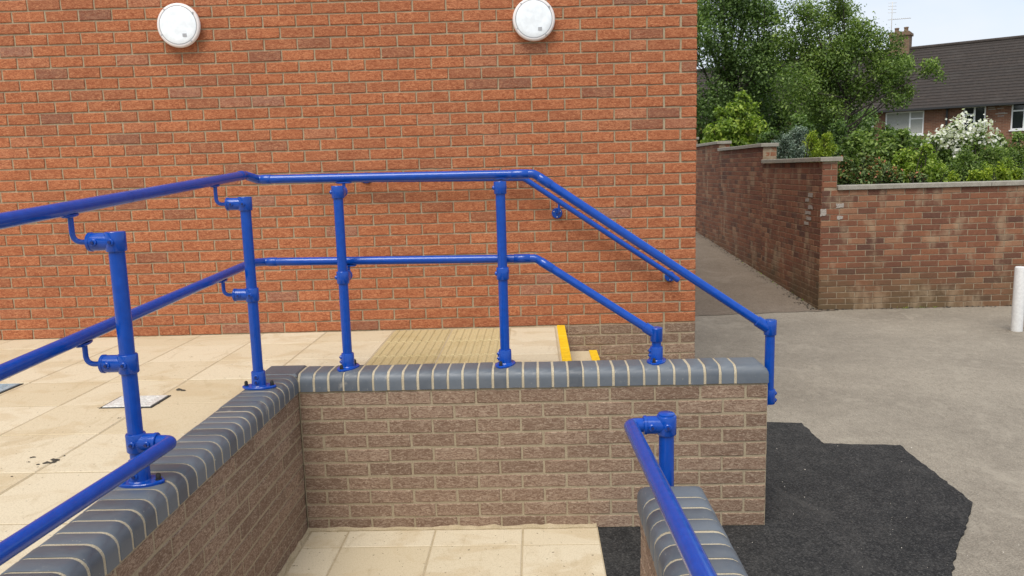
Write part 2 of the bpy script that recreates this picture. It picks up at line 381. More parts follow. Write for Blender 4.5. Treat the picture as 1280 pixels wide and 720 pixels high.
def box_rot(g, origin, rz, x0, x1, y0, y1, z0, z1):
    c, sn = math.cos(rz), math.sin(rz)
    V = [(origin[0]+x*c-y*sn, origin[1]+x*sn+y*c, z) for z in (z0, z1) for x, y in ((x0,y0),(x1,y0),(x1,y1),(x0,y1))]
    g.add(V, [(0,3,2,1),(4,5,6,7),(0,1,5,4),(1,2,6,5),(2,3,7,6),(3,0,4,7)]); return g

ZP, ZL, ZG = -.015, -.738, -.76          # platform, lower paving, asphalt levels

# ------------------------------------------------------------------ ground
def grid(name, xs, ys, zf, mat, kind='structure'):
    V = [(x, y, zf(x, y)) for y in ys for x in xs]; n = len(xs)
    F = [(j*n+i, j*n+i+1, (j+1)*n+i+1, (j+1)*n+i) for j in range(len(ys)-1) for i in range(n-1)]
    o = link(name, mesh_data(name, V, F, mat, True)); o['kind'] = kind; return o
def ground_z(x, y): return ZG + (.054*(y-6) if y > 6 else 0)
grid('ground', [-400, -60, -20, -8, -4, -1, 0, 1, 2, 3, 4, 5, 6, 8, 12, 20, 60, 400], [-300, -60, -20, -8, -5, -3, -1, 0, 1, 2, 4, 5, 6, 8, 10, 14, 20, 40, 80, 400],
     lambda x, y: min(ground_z(x, y), 1.0) - (.02 if x > 5 and y > 6.2 else 0), 'old_asphalt')
# alley path of older brown asphalt, uneven front edge
xs = np.linspace(2.2, 4.95, 24); V = []; F = []
for i, x in enumerate(xs):
    e = 5.72+.22*(x-2.2)/2.75*.9+rng.uniform(-.03, .03)
    for y in (e, 6.0, 9, 14, 22): V.append((x, y, ground_z(x, y)+.005))
for i in range(len(xs)-1):
    for j in range(4): F.append((i*5+j, (i+1)*5+j, (i+1)*5+j+1, i*5+j+1))
o = link('path', mesh_data('path', V, F, 'path_asphalt', True)); o['kind'] = 'structure'
# fresh tarmac patch
poly = [(2.30, 1.66), (2.856, 1.648), (3.085, 1.611), (3.092, 1.189), (3.56, 1.137), (3.542, .248), (3.39, .016), (3.216, -.222), (3.04, -.504), (2.85, -1.1), (2.75, -3.2), (1.40, -3.2), (1.40, .03), (2.30, .03)]
pp = []
for a, b in zip(poly, poly[1:]+poly[:1]):
    n = max(1, int(math.dist(a, b)/.035))
    for k in range(n):
        t = k/n; j = .007 if k else .003
        pp.append((a[0]+(b[0]-a[0])*t+rng.uniform(-j, j), a[1]+(b[1]-a[1])*t+rng.uniform(-j, j)))
n = len(pp); V = [(x, y, ZG-.01) for x, y in pp]+[(x, y, ZG+.010) for x, y in pp]
cx_, cy_ = sum(x for x, _ in pp)/n, sum(y for _, y in pp)/n
V += [(x+(cx_-x)*.006, y+(cy_-y)*.006, ZG+.014) for x, y in pp]
F = [tuple(range(2*n, 3*n))]+[f for k in range(n) for f in ((k, (k+1) % n, n+(k+1) % n, n+k), (n+k, n+(k+1) % n, 2*n+(k+1) % n, 2*n+k))]
F = [tuple(reversed(f)) for f in F] if False else F
o = link('tarmac_patch', mesh_data('tarmac_patch', V, F, 'new_asphalt')); o['kind'] = 'structure'
# loose chippings scattered on the patch and the ground
g = Geo()
for k in range(300):
    if k < 110: x, y = rng.uniform(1.9, 3.7), rng.uniform(-1.0, 1.7)
    else: x, y = rng.uniform(2.4, 6.2), rng.uniform(-.5, 5.4)
    s = rng.uniform(.002, .0055); z = ZG+.012
    V = [(x+rng.uniform(-s, s), y+rng.uniform(-s, s), z+rng.uniform(0, s)) for _ in range(3)]+[(x, y, z+s*1.3)]
    g.add(V, [(0,1,3),(1,2,3),(2,0,3),(0,2,1)])
g.make('grit', 'pale_brick', kind='stuff')
bpy.data.objects['grit']['label'] = 'pale loose grit scattered over the dark patch and asphalt'; bpy.data.objects['grit']['category'] = 'grit'

# ------------------------------------------------------------------ main building wall
PHI = .024; U0, DM, ZB = .43, 1.64, ZP
MO = (U0, DM)
bld = empty('brick_building', (U0, DM, ZP), 'big orange brick building wall carrying two round white lights', 'building')
CE = 8.5*.225
g = Geo(); box_rot(g, MO, PHI, -6.5, CE-.006, .0065, 9.0, ZG-.1, 4.2); g.make('wall', 'orange_mortar', bld)
cand = []
for r in range(-22, 31):
    z = ZB+.075*(30.5-r)
    off = 0.0 if r % 2 else .1125
    edges = [CE]; x = math.floor((CE-off)/.225)*.225+off
    if x > CE-.01: x -= .225
    while x > -6.4: edges.append(x); x -= .225
    for b_, a_ in zip(edges[:-1], edges[1:]): cand.append((r, a_, b_, z))
def toneorange():
    t = rng.random()
    return t*.6+.3 if rng.random() < .62 else t
# the 300 bricks in plain view become objects of their own
vis = [c for c in cand if 1 <= c[0] <= 30 and c[1] > -.75]
rng.shuffle(vis); vis.sort(key=lambda c: c[1] < -.30); single = set(vis[:292])
fld = BrickField()
for c in cand:
    r, a_, b_, z = c; l = b_-a_-.010; cx = (a_+b_)/2; t = toneorange()
    if b_ > CE-.001: cx += .005
    if c in single: put_brick(bld, 'orange_brick', cx, 0, z, l, PHI, MO, t)
    else: fld.put('orange_brick', cx, 0, z, l, PHI, MO, t, rng.uniform(-.001, .0015))
fld.g.make('brick', 'orange_brick', bld, kind='stuff', use_tone=True)
# brown plinth courses beside the steps
g = Geo(); box_rot(g, MO, PHI, .85, CE-.003, .0035, .05, ZG-.05, ZB-.004); g.make('plinth', 'brown_mortar', bld)
for i in range(1, 11):
    z = ZB-.075*i+.0375; half = i % 2 == 0
    x = CE; first = True
    while x > .95:
        l = .1125 if (first and half) else .225; first = False
        put_brick(bld, 'brown_brick', x-l/2+(.005 if x == CE else 0), 0, z, l-.010, PHI, MO, rng.random()); x -= l
# return face of the corner, looking along the alley
fld = BrickField(); c0 = (MO[0]+CE*math.cos(PHI), MO[1]+CE*math.sin(PHI))
for r in range(-22, 31):
    x = .0 if r % 2 else .0
    first = .1125 if r % 2 == 0 else .225
    x = .113 if r % 2 else .226
    while x < 8.6:
        fld.put('orange_brick', x+.1125, 0, ZB+.075*(30.5-r), .215, PHI+math.pi/2, c0, toneorange()); x += .225
fld.g.make('brick', 'orange_brick', bld, kind='stuff', use_tone=True)

# ------------------------------------------------------------------ retaining walls with bullnose copings
CH, CW, CR = .098, .205, .048
def coping_profile(ins=0.0, over=.006):
    pts = [(-over+ins, .006)]
    for k in range(6):
        a = math.pi-k*math.pi/10; pts.append((-over+ins+(CR-ins)+(CR-ins)*math.cos(a), CH-CR+(CR-ins)*math.sin(a)))
    for k in range(6):
        a = math.pi/2-k*math.pi/10; pts.append((CW-CR+(CR-ins)*math.cos(a), CH-CR+(CR-ins)*math.sin(a)))
    pts.append((CW-ins, .006)); return pts
def coping_mesh(length, endround=False):
    P = coping_profile(); n = len(P); V = []; b = .003; h = length/2
    P2 = [(.0+(d-.1)*.97+.1, (z-.05)*.97+.05) for d, z in P]
    if endround:
        Q = []
        st = [(-h, 1)]
        secs = [(-h, P2), (-h+b, P)]
        for k in range(6):
            a = k*math.pi/10; x = h-CR+CR*math.sin(a); dz = CR*(1-math.cos(a))
            secs.append((x, [(d, min(z, CH-dz) if z > .02 else z) for d, z in P]))
        secs.append((h, [(d, min(z, CH-CR)) for d, z in P]))
    else: secs = [(-h, P2), (-h+b, P), (h-b, P), (h, P2)]
    for x, pr in secs: V += [(x, d, z) for d, z in pr]
    F = []
    for i in range(len(secs)-1):
        for k in range(n):
            k2 = (k+1) % n; F.append((i*n+k, (i+1)*n+k, (i+1)*n+k2, i*n+k2))
    F.append(tuple(range(n))); F.append(tuple((len(secs)-1)*n+k for k in range(n-1, -1, -1)))
    me = mesh_data('coping_brick', V, F, 'coping', True); me.set_sharp_from_angle(angle=R(40)); return me
CB = coping_mesh(.0655); CBE = coping_mesh(.158, True); CBE2 = coping_mesh(.115, True)
def coping_core(g, origin, rz, x0, x1, z0):
    P = coping_profile(.0022); n = len(P); c, s = math.cos(rz), math.sin(rz)
    V = [(origin[0]+x*c-d*s, origin[1]+x*s+d*c, z0+z) for x in (x0, x1) for d, z in P]
    g.add(V, [(k, n+k, n+(k+1) % n, (k+1) % n) for k in range(n)]+[tuple(range(n)), tuple(range(2*n-1, n-1, -1))])
def coping_run(parent, origin, rz, x0, count, pitch, z0):
    for k in range(count):
        x = x0+pitch*(k+.5)
        o = link('coping_brick', CB, parent, rz=rz+rng.uniform(-.012, .012), tone=rng.random())
        o.scale = (rng.uniform(.97, 1.045), 1, 1)
        o.location = Vector((origin[0]+x*math.cos(rz), origin[1]+x*math.sin(rz), z0+rng.uniform(-.0015, .0015)))-wloc(parent)
def stretcher_wall(parent, mat, origin, rz, length, ncourse, ztop, start_half):
    for i in range(ncourse):
        for a_, b_ in course_layout(0, length, (i % 2 == 0) == start_half):
            put_brick(parent, mat, (a_+b_)/2, 0, ztop-.075*i-.0375, b_-a_-.010, rz, origin, rng.random())

# front wall: face on y = 0 looking at the camera
fwl = empty('retaining_wall', (1.18, .1, ZG), 'brown brick retaining wall topped with blue-grey bullnose bricks, facing the lower paving', 'wall')
LEN = 2.3625
g = Geo(); g.box(.0, LEN-.003, .003, .198, ZG-.1, .003); g.make('wall', 'brown_mortar', fwl)
stretcher_wall(fwl, 'brown_brick', (0, 0), 0, LEN, 11, 0.0, False)
for i in range(11):     # returned header face at the free end
    put_brick(fwl, 'brown_brick', .1025, 0, -.075*i-.0375, .19, math.pi/2, (LEN-.001, 0), rng.random())
g = Geo(); coping_core(g, (0, 0), 0, -.0, LEN-.06, 0); g.make('coping_joint', 'coping_mortar', fwl, True, auto=40)
coping_run(fwl, (0, 0), 0, .006, 29, .0756, 0)
o = link('end_coping', CBE, fwl, tone=.6); o.location = Vector((2.198+.005+.08, 0, 0))-wloc(fwl)
# left wall: face on x = 0 looking along +x; runs towards and past the camera
lwl = empty('retaining_wall', (-.1, -2.2, ZG), 'brown brick ramp wall with blue-grey bullnose bricks running beside the buff platform', 'wall')
LL = 4.8
g = Geo(); g.box(-.198, -.003, -LL, .0, ZG-.1, .003); g.make('wall', 'brown_mortar', lwl)
stretcher_wall(lwl, 'brown_brick', (0, -LL), math.pi/2, LL, 11, 0.0, True)
g = Geo(); coping_core(g, (0, -LL), math.pi/2, 0, LL-.002, 0); g.make('coping_joint', 'coping_mortar', lwl, True, auto=40)
npc = int(LL/.0756); coping_run(lwl, (0, -LL), math.pi/2, LL-npc*.0756-.004, npc, .0756, 0)
# corner coping block
g = Geo(); P = coping_profile(0, 0.0)
g.box(-CW, -.003, .003, CW-.004, .003, CH-.001, .012); oc = g.make('corner_coping', 'coping', lwl); oc['tone'] = .35
# near right ramp kerb wall
RX0, RX1, RYE = 1.528, 1.728, -1.445
rwl = empty('ramp_wall', (1.63, -2.6, ZG), 'free-standing ramp wall end with dark bullnose coping beside the fresh tarmac', 'wall')
g = Geo(); g.box(RX0+.006, RX1-.006, -4.4, RYE-.006, ZG-.1, .003); g.make('wall', 'brown_mortar', rwl)
for i in range(11):
    for a_, b_ in course_layout(0, 2.95, i % 2 == 0):   # left and right faces
        put_brick(rwl, 'brown_brick', (a_+b_)/2, 0, -.075*i-.0375, b_-a_-.010, -math.pi/2, (RX0+.003, RYE), rng.random())
        put_brick(rwl, 'brown_brick', 2.95-(a_+b_)/2, 0, -.075*i-.0375, b_-a_-.010, math.pi/2, (RX1-.003, RYE-2.95), rng.random())
    put_brick(rwl, 'brown_brick', -.1, 0, -.075*i-.0375, .185, math.pi, (RX0, RYE-.002), rng.random())
g = Geo(); coping_core(g, (RX1, RYE-2.9), math.pi/2, 0, 2.84, 0); g.make('coping_joint', 'coping_mortar', rwl, True, auto=40)
coping_run(rwl, (RX1, RYE-.118-.0756*36), math.pi/2, 0, 36, .0756, 0)
o = link('end_coping', CBE2, rwl, rz=math.pi/2, tone=.5); o.location = Vector((RX1, RYE-.0575, 0))-wloc(rwl)
# pale mortar fillets where walls meet the lower paving
g = Geo()
for (ax, ay, bx, by, nx, ny) in ((0, 0, 1.50, 0, 0, -1), (0, 0, 0, -3.0, 1, 0)):
    n = int(math.hypot(bx-ax, by-ay)/.04); V = []; F = []
    for k in range(n+1):
        t = k/n; x, y = ax+(bx-ax)*t, ay+(by-ay)*t; w_ = .016+rng.uniform(-.007, .007); h = .012+rng.uniform(-.005, .008)
        V += [(x-nx*.01, y-ny*.01, ZL+h), (x+nx*.004, y+ny*.004, ZL+h), (x+nx*w_, y+ny*w_, ZL+.002), (x+nx*w_, y+ny*w_, ZL-.02)]
    for k in range(n):
        for j in range(3): F.append((k*4+j, k*4+j+1, (k+1)*4+j+1, (k+1)*4+j))
    g.add(V, F)
g.make('mortar_fillet', 'slab_joint', fwl)

# ------------------------------------------------------------------ paving slabs and steps
def slab_shape(sx, sy, th, r):
    b = .004; V = []
    def ring(ins, z): return [(-sx/2+ins, -sy/2+ins, z), (sx/2-ins, -sy/2+ins, z), (sx/2-ins, sy/2-ins, z), (-sx/2+ins, sy/2-ins, z)]
    V = ring(0, -th)+ring(0, -b)+ring(b, 0)
    F = [(0,3,2,1)]+[f for k in range(4) for f in ((k, (k+1) % 4, 4+(k+1) % 4, 4+k), (4+k, 4+(k+1) % 4, 8+(k+1) % 4, 8+k))]+[(8,9,10,11)]
    return V, F
SLABS = {}
def put_slab(parent, x0, x1, y0, y1, z, mat='slab', gap=.006, tone=None):
    sx, sy = round(x1-x0-gap, 3), round(y1-y0-gap, 3); key = (sx, sy, mat)
    if key not in SLABS: SLABS[key] = mesh_data('slab', *slab_shape(sx, sy, .04, rng), mat)
    o = link('slab', SLABS[key], parent, tone=rng.random() if tone is None else tone)
    o.location = Vector(((x0+x1)/2, (y0+y1)/2, z+rng.uniform(-.0012, .0012)))-wloc(parent)
    o.rotation_euler = (rng.uniform(-.002, .002), rng.uniform(-.002, .002), rng.uniform(-.002, .002)); return o
plat = empty('platform_paving', (-1, .6, ZP), kind='structure')
g = Geo(); g.box(-6.5, -.21, -4.8, 1.95, ZG-.1, ZP-.0022); g.box(-.209, 1.405, .212, 1.75, ZG-.1, ZP-.0024); g.make('bedding', 'slab_joint', plat)
ysj = [-4.59+.45*k for k in range(14)]+[1.61]
xj = [-.73-.45*k for k in range(-1, 13)]
for i in range(len(ysj)-1):
    y0, y1 = ysj[i], ysj[i+1]
    if y1-y0 < .1: continue
    for k in range(len(xj)):
        x0, x1 = xj[k]-.45, xj[k]
        put_slab(plat, x0, x1, y0, y1, ZP)
    if y1 <= .2: put_slab(plat, -.28, -.212, y0, y1, ZP)
    else:
        ya = max(y0, .215)
        put_slab(plat, -.28, .205, ya, y1, ZP); put_slab(plat, 1.03, 1.345, ya, y1, ZP)
def tactile_shape(sx, sy):
    V, F = slab_shape(sx, sy, .04, rng); n = 8; p = sx/n
    for k in range(n):
        xc = -sx/2+p*(k+.5); b = len(V); h = .006
        V += [(xc-.016, -sy/2+.008, .0004), (xc+.016, -sy/2+.008, .0004), (xc+.016, sy/2-.008, .0004), (xc-.016, sy/2-.008, .0004),
              (xc-.010, -sy/2+.014, h), (xc+.010, -sy/2+.014, h), (xc+.010, sy/2-.014, h), (xc-.010, sy/2-.014, h)]
        F += [tuple(b+i for i in f) for f in ((4,5,6,7),(0,1,5,4),(1,2,6,5),(2,3,7,6),(3,0,4,7))]
    return V, F
TA = mesh_data('tactile_slab', *tactile_shape(.406, .394), 'tactile')
for i in range(2):
    for j in range(4):
        if j == 3: continue
        o = link('tactile_slab', TA, plat, tone=rng.random()); o.location = Vector((.205+.4125*(i+.5), 1.61-.40*(j+.5), ZP))-wloc(plat)
for i in range(2): put_slab(plat, .205+.4125*i, .205+.4125*(i+1), .215, .41, ZP, 'tactile')
lows = empty('lower_paving', (.7, -1, ZL), kind='structure')
g = Geo(); g.box(.0, 1.505, -4.4, -.0, ZG-.1, ZL-.0024); g.make('bedding', 'slab_joint', lows)
lx = [.022, .22, .67, 1.12, 1.505]; ly = [-.018, -.195]+[-.195-.45*k for k in range(1, 9)]
for i in range(len(lx)-1):
    for j in range(len(ly)-1): put_slab(lows, lx[i], lx[i+1], ly[j+1], ly[j], ZL)
# steps down to the asphalt, running between the front wall and the building
stp = empty('entrance_steps', (1.8, .9, ZG), 'buff stone steps with yellow nosings between brown wall and building', 'steps')
RISE = .186; TREAD = .225
for k in range(4):
    xe = 1.41+TREAD*k; z = ZP-RISE*k
    x0 = 1.347 if k == 0 else xe-TREAD
    g = Geo(); g.box(x0+.0, xe, .214, 1.652, ZG-.05, z-.0, .004); g.make('step', 'slab', stp)
    g = Geo()
    ny = 3
    for j in range(4):
        y0 = .216+.359*j; g.box(xe-.052, xe+.004, y0, y0+.356, z-.030, z+.006, .002)
    g.make('nosing', 'yellow', stp)

# access covers and litter on the platform
def cover(x0, x1, y0, y1, mat, lab):
    r = empty('access_cover', ((x0+x1)/2, (y0+y1)/2, ZP), lab, 'access cover', 'access covers in the platform paving')
    g = Geo(); g.box(x0-.012, x1+.012, y0-.012, y1+.012, ZP-.02, ZP+.0035); g.make('recess', 'dark_gap', r)
    g = Geo(); g.box(x0, x1, y0, y1, ZP+.002, ZP+.008, .002); g.make('plate', mat, r)
    g = Geo()
    for k in range(6):
        yy = y0+.02+(y1-y0-.04)*k/5; g.box(x0+.03, x1-.03, yy-.003, yy+.003, ZP+.007, ZP+.0105)
    g.make('tread_rib', mat, r); return r
cover(-.93, -.69, -.15, .035, 'steel', 'small pale metal access cover set in the buff paving')
cover(-1.99, -1.66, .15, .33, 'blue_cover', 'blue-grey access cover in the platform paving beyond the pale one')
g = Geo()
for px, py, s in ((60,579,.014),(72,577,.02),(66,574,.014),(226,487,.02),(228,488,.014),(42,572,.01),(50,581,.009),(150,523,.009),(35,578,.006),(81,570,.006),(15,596,.006)):
    c = on_z(px, py, ZP)
    for q in range(3):
        a = c+np.array([rng.uniform(-s, s), rng.uniform(-s, s)*.6, 0]); r_ = s*rng.uniform(.4, .8); V = []
        for k in range(6): V.append((a[0]+r_*math.cos(k*1.047)*rng.uniform(.7, 1.5), a[1]+r_*math.sin(k*1.047)*rng.uniform(.5, 1), ZP+.002))
        V.append((a[0], a[1], ZP+.002+r_*.5)); g.add(V, [(k, (k+1) % 6, 6) for k in range(6)])
o = g.make('dirt_crumbs', 'bark', kind='stuff'); label(o, 'dark crumbs of dirt scattered on the buff platform slabs', 'dirt')

# ------------------------------------------------------------------ blue tube railings
PR, RR = .0242, .0225
def screw(post, p, nrm):
    g1, g2 = Geo(), Geo()
    g1.lathe(Vector(p)-Vector(nrm)*.004, nrm, [(0, .0115), (.008, .0115), (.010, .0095)], 14)
    g2.lathe(Vector(p)+Vector(nrm)*.0055, nrm, [(0, .0052), (.0052, .0052)], 6)
    g1.make('set_screw', 'blue', post, True, auto=35); g2.make('screw_socket', 'screw', post)
def foot_post(parent, x, y, z0, z1, fdir):
    """post on a bolted oval flange; fdir = direction in which the two bolts lie; returns the post part"""
    g = Geo(); g.cyl((x, y, z0+.01), (x, y, z1), PR, 24); post = g.make('post', 'blue', parent, True, auto=40)
    g = Geo(); d = Vector(fdir).normalized(); nn = Vector((-d.y, d.x, 0)); V = []; seg = 28
    def outline(s, z):
        res = []
        for k in range(seg):
            a = 2*math.pi*k/seg; cx, sy = math.cos(a), math.sin(a)
            l = .0815*abs(cx)**.8*math.copysign(1, cx); w_ = .047*sy*(1-.45*abs(cx)**3)
            res.append(Vector((x, y, z))+d*l*s+nn*w_*s)
        return res
    for s, z in ((1, z0), (1, z0+.007), (.94, z0+.010)): V += outline(s, z)
    F = [(i*seg+k, i*seg+(k+1) % seg, (i+1)*seg+(k+1) % seg, (i+1)*seg+k) for i in range(2) for k in range(seg)]+[tuple(2*seg+k for k in range(seg))]
    g.add(V, F); g.lathe((x, y, z0+.008), (0, 0, 1), [(0, .038), (.006, .0335), (.068, .0325), (.072, .0305)], 24)
    fl = g.make('flange', 'blue', post, True, auto=35)
    for zz in (.034, .058): screw(post, (x, y-.0325, z0+zz) if abs(d.x) > .8 else (x-.0325, y, z0+zz), (0, -1, 0) if abs(d.x) > .8 else (-1, 0, 0))
    for s in (-1, 1):
        g = Geo(); p = Vector((x, y, z0+.009))+d*.062*s
        g.lathe(p, (0, 0, 1), [(0, .011), (.003, .011), (.004, .0085), (.016, .0085), (.022, .006), (.024, .002)], 12); g.make('bolt', 'bolt', post, True, auto=35)
    return post
def side_socket(post, x, y, z, d, scr=(0, -1, 0), cap=False, stub=.085):
    """clamp collar on a post with a short sideways socket along d"""
    d = Vector(d).normalized(); g = Geo(); h = .062
    top = [(h-.003, .0315), (h, .0295)] if not cap else [(h-.003, .0315), (h, .0295), (h+.001, .0265), (h+.006, .026), (h+.008, .023)]
    g.lathe((x, y, z-h/2), (0, 0, 1), [(0, .0295), (.003, .0315)]+top, 26)
    g.lathe(Vector((x, y, z)), d, [(.015, .0285), (stub-.012, .0285), (stub-.010, .0305), (stub-.002, .0305), (stub, .028)], 22)
    g.make('clamp', 'blue', post, True, auto=35)
    n = Vector(scr)
    screw(post, Vector((x, y, z))+n*.0315, n)
    n2 = n if abs(d.dot(n)) < .8 else Vector((-1, 0, 0)) if abs(d.x) < .5 else Vector((0, -1, 0))
    if n2 == n or abs(d.dot(n2)) < .5: screw(post, Vector((x, y, z))+d*(stub*.66)+n2*.0285, n2)
def saddle(post, x, y, z, d, reach, rail_z, rail_dir, stub=.085):
    """swan-neck bracket from a side socket up to a saddle plate under the rail"""
    d = Vector(d).normalized(); p = Vector((x, y, z)); g = Geo(); rz_ = rail_z-RR
    e = p+d*reach
    g.tube([p+d*(stub-.02), e, Vector((e.x, e.y, rz_-.003))], .0085, .035, 12, 8)
    rd = Vector(rail_dir).normalized(); sd_ = rd.cross(Vector((0, 0, 1))).normalized(); V = []; seg = 20
    for s, dz in ((.8, -.006), (1, -.003), (1, .004)):
        for k in range(seg):
            a = 2*math.pi*k/seg; q = Vector((e.x, e.y, rz_+dz))+rd*(.042*s*math.cos(a))+sd_*(.016*s*math.sin(a)); V.append(q)
    F = [(i*seg+k, i*seg+(k+1) % seg, (i+1)*seg+(k+1) % seg, (i+1)*seg+k) for i in range(2) for k in range(seg)]+[tuple(range(seg-1, -1, -1))]
    g.add(V, F); g.make('bracket', 'blue', post, True, auto=40)

rail = empty('guard_railing', (.9, .1, CH), 'tall blue tube railing of two rails on posts along the bullnose coping', 'railing')
RXL, RYF = -.245, .24                         # rail lines stand on the platform side of the posts
def zl(y): return 1.091+.0604*y                # upper rail along the left wall
def zm(y): return .646+.0365*y
T1 = [(RXL, -4.6, zl(-4.6)), (RXL, .15, zl(.15)), (RXL+.035, RYF, 1.076), (1.22, RYF, 1.066), (2.385, .112, .262)]
g = Geo(); g.tube(T1, RR, .016, 20, 4); g.make('top_rail', 'blue', rail, True, auto=50)
T2 = [(RXL, -4.6, zm(-4.6)), (RXL, .15, zm(.15)), (RXL+.035, RYF, .646), (1.22, RYF, .630), (1.815, .112, .246)]
g = Geo(); g.tube(T2, RR*.96, .016, 20, 4); g.make('middle_rail', 'blue', rail, True, auto=50)
# jointing sleeves either side of the bends
def sleeve(p, d, l, r=.0236):
    g = Geo(); g.lathe(p, d, [(0, r-.001), (.0015, r), (l-.0015, r), (l, r-.001)], 20); g.make('sleeve', 'blue', rail, True, auto=40)
for T, r_ in ((T1, .0242), (T2, .0234)):
    a, b, c = Vector(T[2]), Vector(T[3]), Vector(T[4])
    sleeve(b-(b-a).normalized()*.115, (b-a), .085, r_); sleeve(b+(c-b).normalized()*.03, (c-b), .075, r_)
    sleeve(a+(b-a).normalized()*.02, (b-a), .05, r_)
    e = Vector(T[1]); sleeve(e-Vector((0, .07, .07*.05)), Vector((0, 1, .05)), .05, r_)
for y in (-1.02, -2.4): sleeve((RXL, y, zl(y)), (0, 1, .0604), .0012, .0231)
posts = [(-.108, -1.384, 'L'), (-.112, -.232, 'L'), (.236, .106, 'F'), (1.050, .110, 'F'), (-.108, -2.62, 'L')]
for x, y, side in posts:
    if side == 'L':
        d = (-1, 0, 0); tz = zl(y)-.108; mz = zm(y)-.092; fd = (1, 0, 0); rd = (0, 1, .06); rch = abs(RXL-x)
        ty, my = zl(y), zm(y)
    else:
        d = (0, 1, 0); tz = 1.003; mz = .572; fd = (.35, 1, 0); rd = (1, 0, 0); rch = RYF-y
        ty, my = 1.071, .639
    p = foot_post(rail, x, y, CH, tz+.028, fd)
    side_socket(p, x, y, tz, d, (0, -1, 0) if side == 'L' else (-1, 0, 0)); saddle(p, x, y, tz, d, rch, ty, rd)
    side_socket(p, x, y, mz, d, (0, -1, 0) if side == 'L' else (-1, 0, 0)); saddle(p, x, y, mz, d, rch, my, rd)
# short end post on the coping that takes the sloping middle rail
p = foot_post(rail, 1.824, .110, CH, .262, (.35, 1, 0))
g = Geo(); g.lathe((1.824, .110, .205), (0, 0, 1), [(0, .0295), (.003, .0315), (.068, .0315), (.071, .029)], 26)
dn = (Vector(T2[3])-Vector(T2[4])).normalized(); g.lathe(Vector(T2[4])-dn*.0, dn, [(0, .027), (.058, .027), (.06, .024)], 20); g.make('clamp', 'blue', p, True, auto=35)
# end post fixed to the side of the wall end
EX = 2.399
g = Geo(); g.cyl((EX, .112, -.128), (EX, .112, .285), PR, 24); p = g.make('post', 'blue', rail, True, auto=40)
g = Geo(); g.lathe((EX, .112, .225), (0, 0, 1), [(0, .0295), (.003, .0315), (.074, .0315), (.077, .0295)], 26)
dn = (Vector(T1[3])-Vector(T1[4])).normalized(); g.lathe(Vector(T1[4]), dn, [(0, .028), (.062, .028), (.065, .025)], 20); g.make('clamp', 'blue', p, True, auto=35)
g = Geo(); g.lathe((EX, .112, -.135), (0, 0, 1), [(0, .0295), (.004, .032), (.072, .032), (.076, .030)], 26)
g.box(EX-.037, EX-.02, .06, .164, -.132, -.062); g.make('side_clamp', 'blue', p, True, auto=35)
for zz in (-.118, -.082): screw(p, (EX+.031, .112, zz), (1, 0, 0))
# lower handrail of the ramp clamped to the nearest left post
lrail = [(-.03, -1.384, .236), (.010, -1.384, .236), (.006, -1.5, .243), (.004, -4.5, .375)]
g = Geo(); g.tube([(-.045, -1.384, .238), (.012, -1.388, .238), (.004, -4.5, .372)], RR, .045, 20, 8); g.make('ramp_handrail', 'blue', rail, True, auto=50)
side_socket(rail.children[[c.name.startswith('post') for c in rail.children].index(True)], -.108, -1.384, .238, (1, 0, 0), (0, -1, 0), stub=.072)

# right ramp handrail
rr = empty('ramp_handrail', (1.62, RYE+.03, .0), 'low blue ramp handrail on a capped post at the dark coping end', 'railing')
px_, py_ = 1.622, RYE+.040
g = Geo(); g.cyl((px_, py_, -.12), (px_, py_, .31), PR, 24); p = g.make('post', 'blue', rr, True, auto=40)
g = Geo(); g.lathe((px_, py_, -.13), (0, 0, 1), [(0, .0295), (.004, .032), (.086, .032), (.09, .030)], 26); g.box(px_-.05, px_+.05, py_-.040, py_-.02, -.128, -.045); g.make('side_clamp', 'blue', p, True, auto=35)
side_socket(p, px_, py_, .272, (-1, 0, 0), (0, -1, 0), cap=True, stub=.074)
g = Geo(); g.tube([(px_-.05, py_, .272), (1.506, py_-.004, .274), (1.500, -4.3, .274+.0795*2.9)], RR, .045, 20, 8); g.make('rail', 'blue', rr, True, auto=50)

# handrail on the building wall
def wall_pt(x, off): return (U0+x*math.cos(PHI)-(-off)*-math.sin(PHI)*0+off*math.sin(PHI), DM+x*math.sin(PHI)-off*math.cos(PHI))
whr = empty('wall_handrail', (1.2, 1.56, .9), 'thin blue handrail bracketed to the orange brick wall above the steps', 'handrail')
def wp(X, z, off=.085):
    x = (X-U0)/math.cos(PHI); a = wall_pt(x, off); return (a[0], a[1], z)
W = [wp(-.35, 1.060), wp(1.150, 1.030), wp(2.195, .308)]
g = Geo(); g.tube(W, .0185, .02, 18, 6); g.make('rail', 'blue', whr, True, auto=50)
def wall_bracket(X, z_rail, zc, gx=0.0):
    b = Geo(); c = wp(X, zc, 0.002); nrm = Vector((math.sin(PHI), -math.cos(PHI), 0))
    b.lathe(c, nrm, [(0, .037), (.005, .037), (.008, .034)], 24)
    e = wp(X+gx, zc, .085); b.tube([Vector(c)+nrm*.004, Vector(e), Vector((e[0], e[1], z_rail-.02))], .0075, .03, 10, 6)
    pl = b.make('bracket', 'blue', whr, True, auto=40)
    s = Geo()
    for a in (0.5, 2.6, 4.7):
        s.lathe(Vector(c)+nrm*.008+Vector((math.cos(a)*.025, 0, math.sin(a)*.025)), nrm, [(0, .0045), (.003, .004)], 8)
    s.make('screw', 'steel', pl)
zr = lambda X: 1.030-(X-1.15)*.722/1.045
wall_bracket(1.375, zr(1.375), .783, .01); wall_bracket(2.16, zr(2.16), .318, -.01); wall_bracket(.06, 1.058, 1.062)
g = Geo(); g.lathe(wp(2.18, .316, .085), (1, 0, -.69), [(0, .019), (.02, .020), (.03, .018), (.034, .01)], 16); g.make('end_cap', 'blue', whr, True, auto=40)

